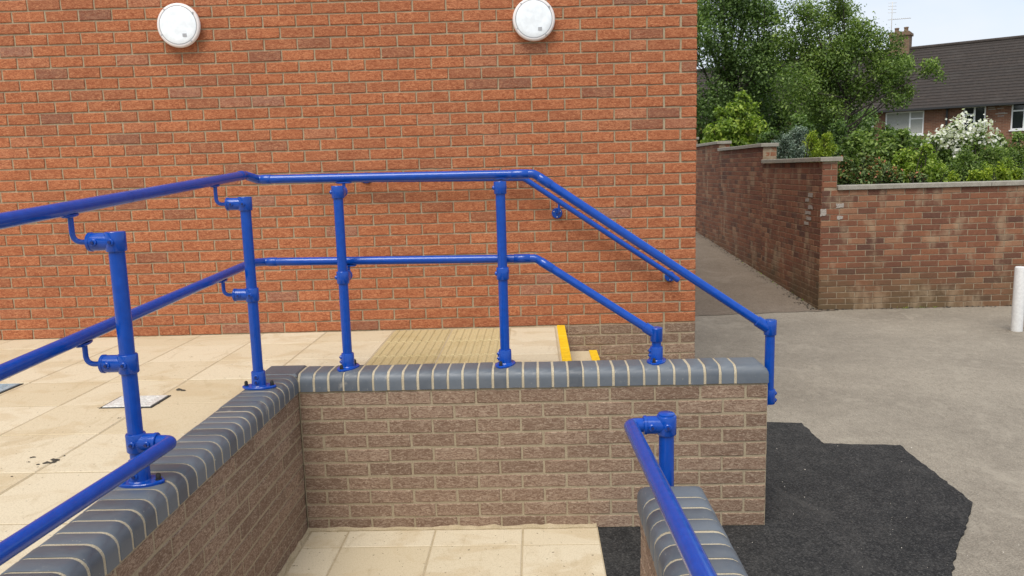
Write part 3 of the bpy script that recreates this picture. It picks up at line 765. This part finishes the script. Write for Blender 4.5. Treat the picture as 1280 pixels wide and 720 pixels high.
# ------------------------------------------------------------------ round bulkhead lights
def bulkhead(X, z, lab, rad):
    c = Vector(wp(X, z, 0.0)); nrm = Vector((math.sin(PHI), -math.cos(PHI), 0)); r = empty('bulkhead_light', c, lab, 'wall light', 'round lights on the brick wall')
    g = Geo(); g.lathe(c, nrm, [(-.004, rad*.86), (.014, rad*.9), (.032, rad*.98), (.038, rad), (.044, rad)], 48); g.make('base', 'white_plastic', r, True, auto=35)
    g = Geo(); g.lathe(c+nrm*.038, nrm, [(0, rad*1.0), (.004, rad*1.012), (.014, rad*1.0), (.020, rad*.96), (.022, rad*.91), (.0215, rad*.875)], 48); g.make('trim_ring', 'white_plastic', r, True, auto=35)
    g = Geo(); g.lathe(c+nrm*.049, nrm, [(0, rad*.90), (.0112, rad*.885)], 48); g.make('gap_ring', 'grey_plastic', r)
    g = Geo(); g.lathe(c+nrm*.055, nrm, [(0, rad*.845), (.006, rad*.845), (.0075, rad*.82), (.0085, rad*.6), (.009, rad*.3), (.0092, rad*.1)], 48); g.make('diffuser', 'diffuser', r, True, auto=50)
    s = Geo(); q = c+nrm*.0655+Vector((rad*.28, rad*.28*PHI, -rad*.46)); s.box(q.x-.013, q.x+.013, q.y-.001, q.y+.004, q.z-.010, q.z+.010); s.make('sticker', 'grey_plastic', r)
    for a in (.6, 2.3, 3.6, 5.4):
        s = Geo(); s.lathe(c+nrm*.059+Vector((math.cos(a)*rad*.89, 0, math.sin(a)*rad*.955)), nrm, [(0, .006), (.004, .005)], 10); s.make('clip', 'grey_plastic', r)
bulkhead(-1.128, 2.105, 'round white wall light on the orange wall above the sloping left rail', .143)
bulkhead(1.243, 2.078, 'round white wall light on the orange wall above the bend of the rail', .140)

# ------------------------------------------------------------------ garden wall
GX, GY = 4.756, 5.99
gwl = empty('garden_wall', (GX, GY, ZG), 'weathered red brick garden wall with concrete coping, stepping up along the alley', 'wall')
TW = .215; ZF = .735
g = Geo(); g.box(GX+TW-.03, 16, GY+.005, GY+TW, ZG-.2, ZF); g.box(GX+.004, GX+TW-.0301, GY+.005, 8.53, ZG-.2, 1.085)
g.box(GX+.0045, GX+TW-.004, 8.53, 11.44, ZG-.2, 1.335); g.box(GX+.005, GX+TW-.0045, 11.44, 14.4, ZG-.2, 1.47); g.box(GX+.0055, GX+TW-.005, 14.4, 24, ZG-.2, 1.66)
g.make('wall', 'old_mortar', gwl)
white = {}
fld = BrickField(); cnt = 0
PALE = [(1027,268),(1050,257),(1050,272),(1028,268)]
for i in range(20):
    z = ZF-.075*i-.0375
    for a_, b_ in course_layout(.0, 3.5 if i < 20 else 0, i % 2 == 0):
        t = min(1, max(0, rng.gauss(.5, .28))); l = b_-a_-.010; cx = (a_+b_)/2
        mat = 'old_brick'
        if (i, round(cx, 2)) in ((2, .34), (4, .34)): mat = 'pale_brick'
        if cx < 2.9 and cnt < 290: put_brick(gwl, mat, cx, 0, z, l, 0, (GX, GY), t); cnt += 1
        else: fld.put(mat, cx, 0, z, l, 0, (GX, GY), t)
for i in range(20):
    for a_, b_ in course_layout(3.5, 11.2, i % 2 == 0): fld.put('old_brick', (a_+b_)/2, 0, ZF-.075*i-.0375, b_-a_-.01, 0, (GX, GY), rng.gauss(.55, .25))
for i in range(4):    # upper corner pier face
    for a_, b_ in (((0, .1125), (.1125, .185)) if i % 2 else ((0, .185),)): put_brick(gwl, 'old_brick', (a_+b_)/2, 0, ZF+.05+.075*i-.01+.0375*.7, b_-a_-.01, 0, (GX, GY), rng.random())
# alley face, looking along -x (shared courses, too fine to pick apart)
def alley_face(y0, y1, ztop):
    i = 0
    while True:
        z = ztop-.075*i-.0375
        if z < ground_z(0, y1)-.3 and z < ground_z(0, y0)-.15: break
        for a_, b_ in course_layout(0, y1-y0, (i % 2 == 1) == (y0 != GY)):
            if z > ground_z(0, y0+a_)-.1: fld.put('old_brick', -(a_+b_)/2, 0, z, b_-a_-.01, -math.pi/2, (GX, y0), min(1, max(0, rng.gauss(.5, .28))))
        i += 1
for a in ((GY, 8.53, 1.085), (8.53, 11.44, 1.335), (11.44, 14.4, 1.47), (14.4, 20, 1.66)): alley_face(*a)
fld.g.make('brick', 'old_brick', gwl, kind='stuff', use_tone=True)
for y0, z1, z0 in ((8.53, 1.335, 1.13), (11.44, 1.47, 1.38), (14.4, 1.66, 1.52)):     # exposed ends of the higher runs
    n = max(1, int((z1-z0)/.072))
    for i in range(n):
        for a_, b_ in (((0, .1125), (.1125, .215)) if i % 2 else ((0, .215),)): put_brick(gwl, 'old_brick', (a_+b_)/2, 0, z1-.06-.072*i+.02, b_-a_-.01, 0, (GX, y0), .8)
def coping_slab(x0, x1, y0, y1, z):
    g = Geo(); g.box(x0, x1, y0, y1, z, z+.052, .006); g.make('coping_slab', 'concrete', gwl)
x = GX+.19
for l in (1.85, .62, .92, .92, .92, .92, .92): coping_slab(x, x+l-.006, GY-.03, GY+TW+.03, ZF+.002+rng.uniform(0, .004)); x += l
def coping_line(y0, y1, z):
    y = y0
    while y < y1-.05: e = min(y+.92, y1); coping_slab(GX-.035, GX+TW+.02, y-(.03 if y == y0 else 0), e-.006, z+rng.uniform(0, .003)); y = e
coping_line(GY, 8.49, 1.087); coping_line(8.53, 11.40, 1.337); coping_line(11.44, 14.36, 1.472); coping_line(14.4, 20, 1.662)
# whitewashed smudges on a few bricks near the corner
def smear(px, py, w_, h, side):
    if side == 'front': c = on_y(px, py, GY-.004); V = [(c[0]+a*w_, GY-.0045, c[2]+b*h) for a, b in ((-.5, -.5), (.5, -.45), (.45, .5), (-.5, .45))]
    else:
        d = ray(px, py); c = CAM+d*(GX-.004-CAM[0])/d[0]; V = [(GX-.0045, c[1]-a*w_, c[2]+b*h) for a, b in ((-.5, -.5), (.5, -.45), (.45, .5), (-.5, .45))]
    g = Geo(); n = Vector((0, -1, 0)) if side == 'front' else Vector((-1, 0, 0))
    C_ = [sum(v[q] for v in V)/4 for q in range(3)]; P_ = []
    for q in range(4):
        a, b_ = V[q], V[(q+1) % 4]
        for t in (0, .33, .66): k_ = rng.uniform(.72, 1.05); P_.append(tuple(C_[m_]+(a[m_]+(b_[m_]-a[m_])*t-C_[m_])*k_ for m_ in range(3)))
    g.add(P_, [tuple(range(12))]); g.make('whitewash', 'white_wash', gwl)
for a in ((1050,257,.10,.06,'front'),(1050,272,.09,.055,'front'),(1029,266,.08,.10,'front')): smear(*a)
for a in ((1013,244,.20,.06,'s'),(1009,250,.16,.05,'s'),(1013,259,.18,.06,'s'),(1010,266,.26,.05,'s'),(1011,273,.22,.05,'s'),(1008,279,.2,.05,'s')): smear(*a)
g = Geo()
for k in range(420):
    if k < 300: y = GY+rng.random()**1.3*9; x = GX-abs(rng.gauss(0, .07))-.005
    else: x = GX+rng.uniform(0, 3.2); y = GY-abs(rng.gauss(0, .025))-.004
    r_ = rng.uniform(.006, .022); z = ground_z(x, y)+.004; a = rng.uniform(0, 6.3)
    g.add([(x+r_*math.cos(a+q*1.57)*(1 if q % 2 else .6), y+r_*math.sin(a+q*1.57)*(1 if q % 2 else .6), z+rng.uniform(0, .5)*r_) for q in range(4)]+[(x, y, z+r_*.6)], [(0,1,4),(1,2,4),(2,3,4),(3,0,4)])
o = g.make('leaf_litter', 'bark', kind='stuff'); label(o, 'dark leaf litter along the foot of the garden wall', 'litter')
# white bollard
bo = empty('bollard', (6.313, 4.495, ZG), 'chipped white round steel post standing before the garden wall', 'bollard')
ax = Vector((.0, .0, 1.0)); g = Geo(); g.lathe((6.313, 4.495, ZG-.02), ax, [(0, .056), (.70, .056), (.712, .053), (.718, .045)], 28); g.make('post', 'bollard', bo, True, auto=35)
g = Geo(); g.lathe((6.313, 4.495, ZG-.005), ax, [(0, .10), (.012, .085), (.016, .06)], 20); g.make('footing', 'old_asphalt', bo, True, auto=35)

# ------------------------------------------------------------------ planting
def leaves(name, clumps, leaf, density, mat, parent, aspect=.55, up=.35, squash=1.0, shell=.55, kind=None):
    """clumps: (centre, radius); diamond leaves spread through each clump, denser to the outside"""
    Vs = []; Ts = []
    for c, r in clumps:
        n = int(density*(r/leaf)**2)
        d = nrg.normal(size=(n, 3)); d /= np.linalg.norm(d, axis=1)[:, None]
        rad = r*(shell+(1-shell)*nrg.random(n))**.8*(1+.26*nrg.normal(size=n))
        lump = 1+.25*np.sin(d[:, 0]*5+c[0]*3)*np.cos(d[:, 2]*6+c[1]*2)
        p = np.asarray(c)+d*(rad*lump)[:, None]*np.array([1, 1, squash])
        nn = d*.6+nrg.normal(size=(n, 3))*.7+np.array([0, 0, up]); nn /= np.linalg.norm(nn, axis=1)[:, None]
        t = np.cross(nn, nrg.normal(size=(n, 3))); t /= np.linalg.norm(t, axis=1)[:, None]; s = np.cross(nn, t)
        L_ = leaf*(.6+.8*nrg.random(n))[:, None]
        V = np.stack([p-t*L_*.5, p+s*L_*.5*aspect+nn*L_*.06, p+t*L_*.5-nn*L_*.08, p-s*L_*.5*aspect+nn*L_*.06], 1)
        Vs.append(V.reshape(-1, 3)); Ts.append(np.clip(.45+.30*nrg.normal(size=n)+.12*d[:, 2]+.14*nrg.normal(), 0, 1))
    V = np.concatenate(Vs)-np.array(wloc(parent)); T = np.concatenate(Ts).astype(np.float32); nf = len(T)
    me = bpy.data.meshes.new(name); me.vertices.add(len(V)); me.vertices.foreach_set('co', V.astype(np.float32).ravel())
    me.loops.add(nf*4); me.loops.foreach_set('vertex_index', np.arange(nf*4, dtype=np.int32))
    me.polygons.add(nf); me.polygons.foreach_set('loop_start', np.arange(0, nf*4, 4, dtype=np.int32))
    me.materials.append(M[mat]); me.update(calc_edges=True)
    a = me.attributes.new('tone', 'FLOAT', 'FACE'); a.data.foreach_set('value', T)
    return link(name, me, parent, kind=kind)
def tapered(g, pts, r0, r1, seg=7):
    pts = [Vector(p) for p in pts]; n = len(pts); V = []; F = []
    for i, p in enumerate(pts):
        t = (pts[min(i+1, n-1)]-pts[max(i-1, 0)]).normalized(); u = t.orthogonal().normalized(); v = t.cross(u); r = r0+(r1-r0)*i/(n-1)
        for k in range(seg): a = 2*math.pi*k/seg; V.append(p+u*r*math.cos(a)+v*r*math.sin(a))
    for i in range(n-1):
        for k in range(seg): F.append((i*seg+k, i*seg+(k+1) % seg, (i+1)*seg+(k+1) % seg, (i+1)*seg+k))
    g.add(V, F)
def garden_z(x, y): return .50+.025*(y-6)
grid('garden_ground', [GX+TW+.02, 6, 8, 10, 14, 20, 30, 60], [GY+TW+.02, 8, 10, 14, 20, 30, 45, 70, 120], garden_z, 'soil')
def plant(name, cl, Y, leaf, density, mat, lab, cat, trunk=.0, spread=.5, sub=3, jit=.6, **kw):
    """cl: clump outline (px, py, radius px) read from the photograph at distance plane Y"""
    clumps = []; cents = []
    for px, py, rp in cl:
        c = on_y(px, py, Y); mpp = depth(c)/FPX; r = rp*mpp; c = c+np.array([0, nrg.uniform(-1, 1)*spread, 0]); cents.append((c, r))
        for k in range(sub):
            d = nrg.normal(size=3); d /= np.linalg.norm(d); clumps.append((c+d*r*jit*nrg.uniform(.5, 1), r*nrg.uniform(.38, .62)))
        clumps.append((c, r*.62))
        if not trunk:
            zz = c[2]-r*.8
            while zz > garden_z(c[0], c[1])+r*.3: clumps.append((np.array([c[0]+nrg.uniform(-.4, .4)*r, c[1]+nrg.uniform(-.5, .5)*r, zz]), r*nrg.uniform(.6, .8))); zz -= r*.8
    xm = float(np.mean([c[0] for c, _ in cents])); zb = garden_z(xm, Y)
    root = empty(name, (xm, Y, zb), lab, cat)
    leaves('crown' if trunk else 'foliage', clumps, leaf, density, mat, root, **kw)
    g = Geo(); 
    if trunk:
        top = max(c[2] for c, _ in cents); mid = Vector((xm+rng.uniform(-.2, .2), Y, zb+(top-zb)*.55))
        b0 = Vector((xm, Y, zb-.05)); tapered(g, [b0, (b0+mid)/2+Vector((rng.uniform(-.1, .1), 0, 0)), mid], trunk, trunk*.6, 10)
        g.make('trunk', 'bark', root, True); g = Geo()
        for c, r in cents:
            s = b0+(mid-b0)*rng.uniform(.35, 1.0); e = Vector(c)
            k = (s+e)/2+Vector((rng.uniform(-.2, .2), rng.uniform(-.2, .2), rng.uniform(-.1, .25)))
            tapered(g, [s, k, e], trunk*.38, trunk*.07)
            for q in range(4): d = Vector(nrg.normal(size=3)).normalized(); tapered(g, [k+(e-k)*rng.random(), e+d*r*.9], trunk*.12, trunk*.04, 5)
        g.make('branch', 'bark', root, True, kind='stuff')
    else:
        for c, r in cents:
            for q in range(3):
                s = Vector((c[0]+rng.uniform(-.15, .15), c[1]+rng.uniform(-.1, .1), garden_z(c[0], c[1])-.03))
                tapered(g, [s, (s+Vector(c))/2+Vector((rng.uniform(-.06, .06), 0, 0)), Vector(c)+Vector(nrg.normal(size=3))*r*.3], .014, .005, 5)
        g.make('stem', 'bark', root, True, kind='stuff')
    return root, cents
plant('tree', [(885,15,38),(925,10,42),(945,45,34),(892,70,42),(932,90,42),(880,125,38),(950,100,30),(955,62,26),(918,135,34),(900,-45,46),(935,-45,36),(862,-10,45),(860,70,40),(850,130,40),(945,8,24),(940,150,30),(905,160,30),(870,165,30)],
      19.5, .08, 17, 'leaf_dark', 'tall dark green leafy tree rising close behind the building corner', 'tree', trunk=.16, spread=1.2, sub=5, jit=.8)
plant('tree', [(985,45,22),(1008,20,24),(1035,12,28),(1062,20,28),(1082,48,28),(1065,60,36),(1110,68,24),(1130,82,22),(1144,94,16),(1120,100,26),(1095,92,26),(1030,62,36),(1000,85,34),(1040,100,36),(1075,115,30),(985,118,34),(1020,135,32),(1060,140,26),(1100,125,16),(1048,-5,16),(1145,76,12),(1135,112,14),(1010,50,28)],
      17.5, .072, 17, 'leaf_mid', 'broad mid-green tree spreading in front of the dark roof', 'tree', trunk=.07, spread=1.0, sub=5, jit=.95)
plant('tree', [(975,150,30),(1005,165,34),(1040,160,36),(1072,165,30),(1090,150,20),(960,120,30),(1100,172,16),(1020,120,30),(990,100,26),(985,175,30),(1030,185,30),(1070,190,26)],
      21, .085, 22, 'leaf_dark', 'low dark tree filling the gap beneath the mid-green tree', 'tree', trunk=.09, spread=.8, sub=5)
plant('shrub', [(902,165,20),(925,155,22),(943,160,16),(918,135,16),(940,138,11),(888,168,14),(930,118,9),(948,172,12),(905,142,13),(920,175,20),(945,185,16),(893,182,16)],
      13.6, .08, 22, 'leaf_bright', 'fresh bright green shrub above the stepped garden wall', 'shrub', spread=.3, sub=4)
plant('conifer', [(983,178,14),(1000,170,15),(998,186,14),(974,185,11),(990,165,9),(982,192,12),(1000,198,14)],
      9.6, .045, 26, 'leaf_blue', 'small blue-grey conifer behind the garden wall corner', 'conifer', spread=.15, aspect=.3, sub=5)
plant('conifer', [(1024,182,14),(1036,185,10),(1016,172,9),(1030,173,9),(1020,192,12),(1032,197,12)],
      7.8, .036, 26, 'leaf_lime', 'small yellow-green conifer beside the blue-grey one', 'conifer', spread=.12, aspect=.3, sub=5)
plant('shrub', [(965,170,14),(1010,160,14),(1052,180,15),(1000,150,14),(1045,165,16),(1048,200,15),(968,188,14)], 11.5, .065, 26, 'leaf_dark', 'dark green shrub standing just behind the two small conifers', 'shrub', spread=.3)
plant('hedge', [(1054,219,12),(1070,218,13),(1088,217,13),(1106,217,13),(1062,204,13),(1082,203,12),(1102,205,11),(1122,219,10),(1140,221,8),(1157,223,7)],
      6.75, .042, 30, 'leaf_hedge', 'dark clipped hedge with reddish leaf tips behind the wall corner', 'hedge', spread=.15, sub=5)
plant('shrub', [(1085,180,20),(1110,178,20),(1128,188,18),(1075,188,14),(1120,168,11),(1138,178,11),(1100,196,18),(1065,175,14)],
      8.8, .06, 30, 'leaf_mid', 'glossy green shrub between the reddish hedge and the house', 'shrub', spread=.25, sub=5)
plant('shrub', [(1140,197,17),(1160,207,15),(1135,212,14),(1172,199,12),(1150,185,10),(1180,213,12),(1150,220,12),(1128,200,10)],
      7.8, .048, 30, 'leaf_bright', 'light yellow-green leafy shrub beneath the white blossom', 'shrub', spread=.2, sub=5)
plant('shrub', [(1195,207,16),(1215,207,17),(1240,202,17),(1262,202,16),(1205,197,12),(1232,190,10),(1285,202,18),(1250,186,7),(1275,188,8)],
      8.4, .045, 26, 'leaf_mid', 'wispy green shrub behind the low hedge near the house windows', 'shrub', spread=.25, aspect=.35, sub=5, jit=.9)
plant('hedge', [(1195,222,8),(1212,219,9),(1230,218,10),(1250,217,10),(1270,216,10),(1290,216,11),(1312,215,11)],
      6.7, .034, 32, 'leaf_lime', 'low bright clipped hedge along the concrete coping', 'hedge', spread=.1, sub=5)
plant('shrub', [(1170,188,16),(1195,186,16),(1225,186,16),(1255,182,14),(1280,184,16),(1150,178,12),(1268,172,9),(1245,172,8)],
      12.5, .06, 24, 'leaf_mid', 'tangled green shrub against the bungalow wall under its windows', 'shrub', spread=.3, sub=5, jit=.9)
plant('shrub', [(1262,207,12),(1285,205,14),(1240,210,10),(1305,205,14)], 7.5, .042, 28, 'leaf_bright', 'feathery light green shrub just behind the low bright hedge', 'shrub', spread=.15, aspect=.35, sub=5)
fr, fc = plant('flowering_shrub', [(1182,174,14),(1203,167,16),(1222,173,13),(1172,181,10),(1236,183,9),(1200,184,16),(1196,156,8),(1215,160,8),(1165,175,7),(1185,192,14),(1220,190,14)],
      10.2, .06, 16, 'leaf_mid', 'shrub covered in white blossom in front of the house window', 'shrub', spread=.25, sub=4)
leaves('blossom', [(c+np.array([0, -.16, .06]), r*rng.uniform(.8, 1.15)) for c, r in fc[:9]], .055, 11, 'flower', fr, aspect=.9, shell=.8)
# weeds at the wall foot
wd = empty('weeds', (5.9, GY-.04, ZG), 'small green weeds at the foot of the garden wall', 'weeds', kind='stuff')
leaves('weed_leaves', [(np.array([5.75+k*.06+rng.uniform(-.03, .03), GY-.03, ZG+.012]), rng.uniform(.014, .03)) for k in range(9)]+[(np.array([GX-.03, GY+k*.21+.1, ground_z(0, GY+k*.21)+.01]), rng.uniform(.012, .03)) for k in range(22)], .018, 4, 'leaf_bright', wd)

# ------------------------------------------------------------------ terraced bungalow in the background
dvp = ray(-700, 250); HU = Vector((dvp[0], dvp[1], 0)).normalized()      # runs away to the left
E0 = CAM+ray(1153, 134.5)*(39.0/1.0); E0 = Vector(E0)
HN = Vector((HU.y, -HU.x, 0));
if HN.dot(Vector(CAM)-E0) < 0: HN = -HN                                # faces the camera
def hit(px, py, off=0.0):
    d = Vector(ray(px, py)); o_ = E0+HN*off; t = (o_-Vector(CAM)).dot(HN)/d.dot(HN); p = Vector(CAM)+d*t
    return (p-E0).dot(HU), p.z
ZE = E0.z; ZH = garden_z(0, E0.y)-.3
hs = empty('bungalow', (E0.x, E0.y, ZH), 'brick bungalow terrace with long dark tiled roof beyond the garden', 'house')
ang = math.atan2(HU.y, HU.x)
def HP(s, n, z): p = E0+HU*s+HN*n; return (p.x, p.y, z)
S0, S1 = -16.0, 30.0; DEP = 7.6; EAVE = .45
def hbox(g, s0, s1, n0, n1, z0, z1):
    V = [HP(s, n, z) for z in (z0, z1) for s, n in ((s0, n0), (s1, n0), (s1, n1), (s0, n1))]
    g.add(V, [(0,3,2,1),(4,5,6,7),(0,1,5,4),(1,2,6,5),(2,3,7,6),(3,0,4,7)])
wins = [((1107, 141), (1154, 168), .58, True), ((1204.5, 133.5), (1231, 164), .42, False), ((1265, 127.5), (1296, 161), .5, False)]
WR = []
for (ax_, ay), (bx, by), sp, bl in wins:
    s_a, zt = hit(ax_, ay); s_b, zb_ = hit(bx, by); zt2 = (zt+hit(bx, ay-3)[1])/2
    WR.append((min(s_a, s_b), max(s_a, s_b), zb_, zt, sp, bl))
# wall built as panels around the openings so that windows sit in real reveals
segs = sorted(WR); x = S0
wall_local = []
def wall_panel(s0, s1, z0, z1): wall_local.append((s0, s1, z0, z1))
for s0, s1, z0, z1, sp, bl in segs:
    wall_panel(x, s0, ZH, ZE); wall_panel(s0, s1, ZH, z0); wall_panel(s0, s1, z1, ZE); x = s1
wall_panel(x, S1, ZH, ZE)
V = []; F = []
for s0, s1, z0, z1 in wall_local:
    b = len(V); V += [(s, n, z-ZH) for z in (z0, z1) for s, n in ((s0, 0), (s1, 0), (s1, .28), (s0, .28))]
    F += [tuple(b+i for i in f) for f in ((0,3,2,1),(4,5,6,7),(0,1,5,4),(1,2,6,5),(2,3,7,6),(3,0,4,7))]
# local frame: x along HU, y away from the viewer
flip = 1 if Vector((-HU.y, HU.x, 0)).dot(HN) < 0 else -1
V = [(a, b_*flip, c) for a, b_, c in V]
o = link('wall', mesh_data('wall', V, F, 'far_brick'), hs, rz=ang)
g = Geo(); hbox(g, S0, S1, -DEP, -.6, ZH, ZE-.05); g.make('rear_wall', 'far_brick', hs)
for s0, s1, z0, z1, sp, bl in segs:
    g = Geo(); f = .065
    hbox(g, s0, s1, -.10, -.03, z0, z0+f); hbox(g, s0, s1, -.10, -.03, z1-f, z1); hbox(g, s0, s0+f, -.10, -.0305, z0+f, z1-f); hbox(g, s1-f, s1, -.10, -.0305, z0+f, z1-f)
    sm = s0+(s1-s0)*(1-sp if False else sp) if False else s0+(s1-s0)*(.36 if bl else .5)
    hbox(g, sm-f*.6, sm+f*.6, -.10, -.031, z0+f, z1-f)
    zt = z0+(z1-z0)*.68
    if bl: hbox(g, s0+f, sm-f*.6, -.10, -.0315, zt-f*.5, zt+f*.5)
    else: hbox(g, sm+f*.6, s1-f, -.10, -.0315, zt-f*.5, zt+f*.5)
    wn = g.make('window', 'upvc', hs)
    g = Geo(); hbox(g, s0+.02, s1-.02, -.085, -.075, z0+.02, z1-.02); g.make('pane', 'glass' if not bl else 'blind', wn)
    if bl:
        g = Geo(); n = 15
        for k in range(n):
            a = sm+.06+(s1-sm-.14)*k/n; hbox(g, a, a+(s1-sm-.14)/n*.8, -.073, -.068, z0+.08, z1-.08)
        g.make('blind', 'blind', wn)
    g = Geo(); hbox(g, s0-.05, s1+.05, -.05, .05, z0-.06, z0); g.make('sill', 'upvc', wn)
# door edge and downpipe
sa, za = hit(1091, 150); g = Geo(); hbox(g, sa-.05, sa+.05, 0, .04, za-1.0, za+.15); g.make('door_frame', 'upvc', hs)
sa, za = hit(1184, 140); g = Geo(); hbox(g, sa-.04, sa+.04, .01, .09, ZH, ZE-.05); g.make('downpipe', 'gutter', hs)
for k in range(9):
    px, py = 1248+rng.uniform(-9, 9), 137+rng.uniform(-8, 8); s, z = hit(px, py); g = Geo(); hbox(g, s-rng.uniform(.1, .4), s+.12, -.01, .006, z-.02, z+.02); g.make('whitewash', 'white_wash', hs)
# stepped tile courses
RIDGE_N = -DEP/2
zr_ = None; 
d = Vector(ray(1153, 60)); t = (E0+HN*RIDGE_N-Vector(CAM)).dot(HN)/d.dot(HN); ZR = (Vector(CAM)+d*t).z
g = Geo(); NR = 22
for side in (1, -1):
    for k in range(NR):
        t0, t1 = k/NR, (k+1)/NR
        def pt(t): 
            n0 = EAVE if side == 1 else -DEP-EAVE; return n0+(RIDGE_N-n0)*t, ZE-.08+(ZR-ZE+.08)*t
        (na, za), (nb, zb2) = pt(t0), pt(t1); ov = .045
        s = S0; 
        V = [HP(S0, na, za+ov), HP(S1, na, za+ov), HP(S1, nb, zb2+.006), HP(S0, nb, zb2+.006), HP(S0, na, za-.02), HP(S1, na, za-.02)]
        g.add(V, [(0,1,2,3),(4,5,1,0)] if True else [], rng.random())
rf = g.make('roof', 'roof', hs, use_tone=True)
g = Geo(); g.tube([HP(S0, RIDGE_N, ZR+.02), HP(S1, RIDGE_N, ZR+.02)], .11, .1, 8); g.make('ridge_tiles', 'roof', rf, True)
g = Geo(); hbox(g, S0, S1, EAVE-.02, EAVE+.09, ZE-.14, ZE-.05); hbox(g, S0, S1, .02, EAVE-.03, ZE-.13, ZE-.10); g.make('gutter', 'gutter', rf)
g = Geo()
for n_end in (S0, S1):
    V = [HP(n_end, 0, ZE-.1), HP(n_end, -DEP, ZE-.1), HP(n_end, RIDGE_N, ZR-.05)]; g.add(V, [(0, 1, 2)])
g.make('gable', 'far_brick', hs)
# chimney on the ridge
def hit_n(px, py, n):
    d = Vector(ray(px, py)); t = (E0+HN*n-Vector(CAM)).dot(HN)/d.dot(HN); p = Vector(CAM)+d*t; return (p-E0).dot(HU), p.z
sc, zc = hit_n(1126.5, 42, RIDGE_N); sc2, _ = hit_n(1115.5, 42, RIDGE_N); hw = .48
V = [(s, n, z) for z in (ZR-.6-ZH, zc-ZH) for s, n in ((sc-hw, -.38), (sc+hw, -.38), (sc+hw, .38), (sc-hw, .38))]
V = [(a, (DEP/2+b_)*flip, c) for a, b_, c in V]
ch = link('chimney', mesh_data('chimney', V, [(0,3,2,1),(4,5,6,7),(0,1,5,4),(1,2,6,5),(2,3,7,6),(3,0,4,7)], 'chimney_brick'), rf, rz=ang)
g = Geo(); hbox(g, sc-hw-.06, sc+hw+.06, RIDGE_N-.44, RIDGE_N+.44, zc-.16, zc-.02); hbox(g, sc-hw+.03, sc+hw-.03, RIDGE_N-.35, RIDGE_N+.35, zc-.02, zc+.06); g.make('chimney_cap', 'chimney_brick', rf)
for s in (-.24, .22):
    g = Geo(); p = HP(sc+s, RIDGE_N, zc+.04); g.lathe(p, (0, 0, 1), [(0, .12), (.2, .10), (.22, .125), (.27, .12)], 12); g.make('chimney_pot', 'chimney_brick', rf, True, auto=35)
# television aerial
p0 = Vector(HP(sc+.50, RIDGE_N, zc-.3)); _, ztop = hit_n(1117, 2, RIDGE_N)
ae = empty('television_aerial', p0, 'thin metal television aerial on a mast beside the chimney', 'aerial')
g = Geo(); g.cyl(p0, (p0.x, p0.y, ztop), .022, 8); g.make('mast', 'steel', ae, True)
g = Geo(); zz = hit_n(1117, 24, RIDGE_N)[1]; b0 = Vector((p0.x, p0.y, zz)); b1_ = b0-HU*.95+Vector((0, 0, -.05)); g.cyl(b0+HU*.2, b1_, .014, 6)
for k in range(9):
    q = b0+(b1_-b0)*(k+1)/9.5; g.cyl(q-HN*.16, q+HN*.16, .008, 5, .001)
g.make('boom', 'steel', ae, True)
g = Geo()
for k in range(4): zz = ztop-.06-.17*k; g.cyl((p0.x-.22, p0.y, zz), (p0.x+.22, p0.y, zz), .012, 5, .001)
g.make('upper_elements', 'steel', ae, True)
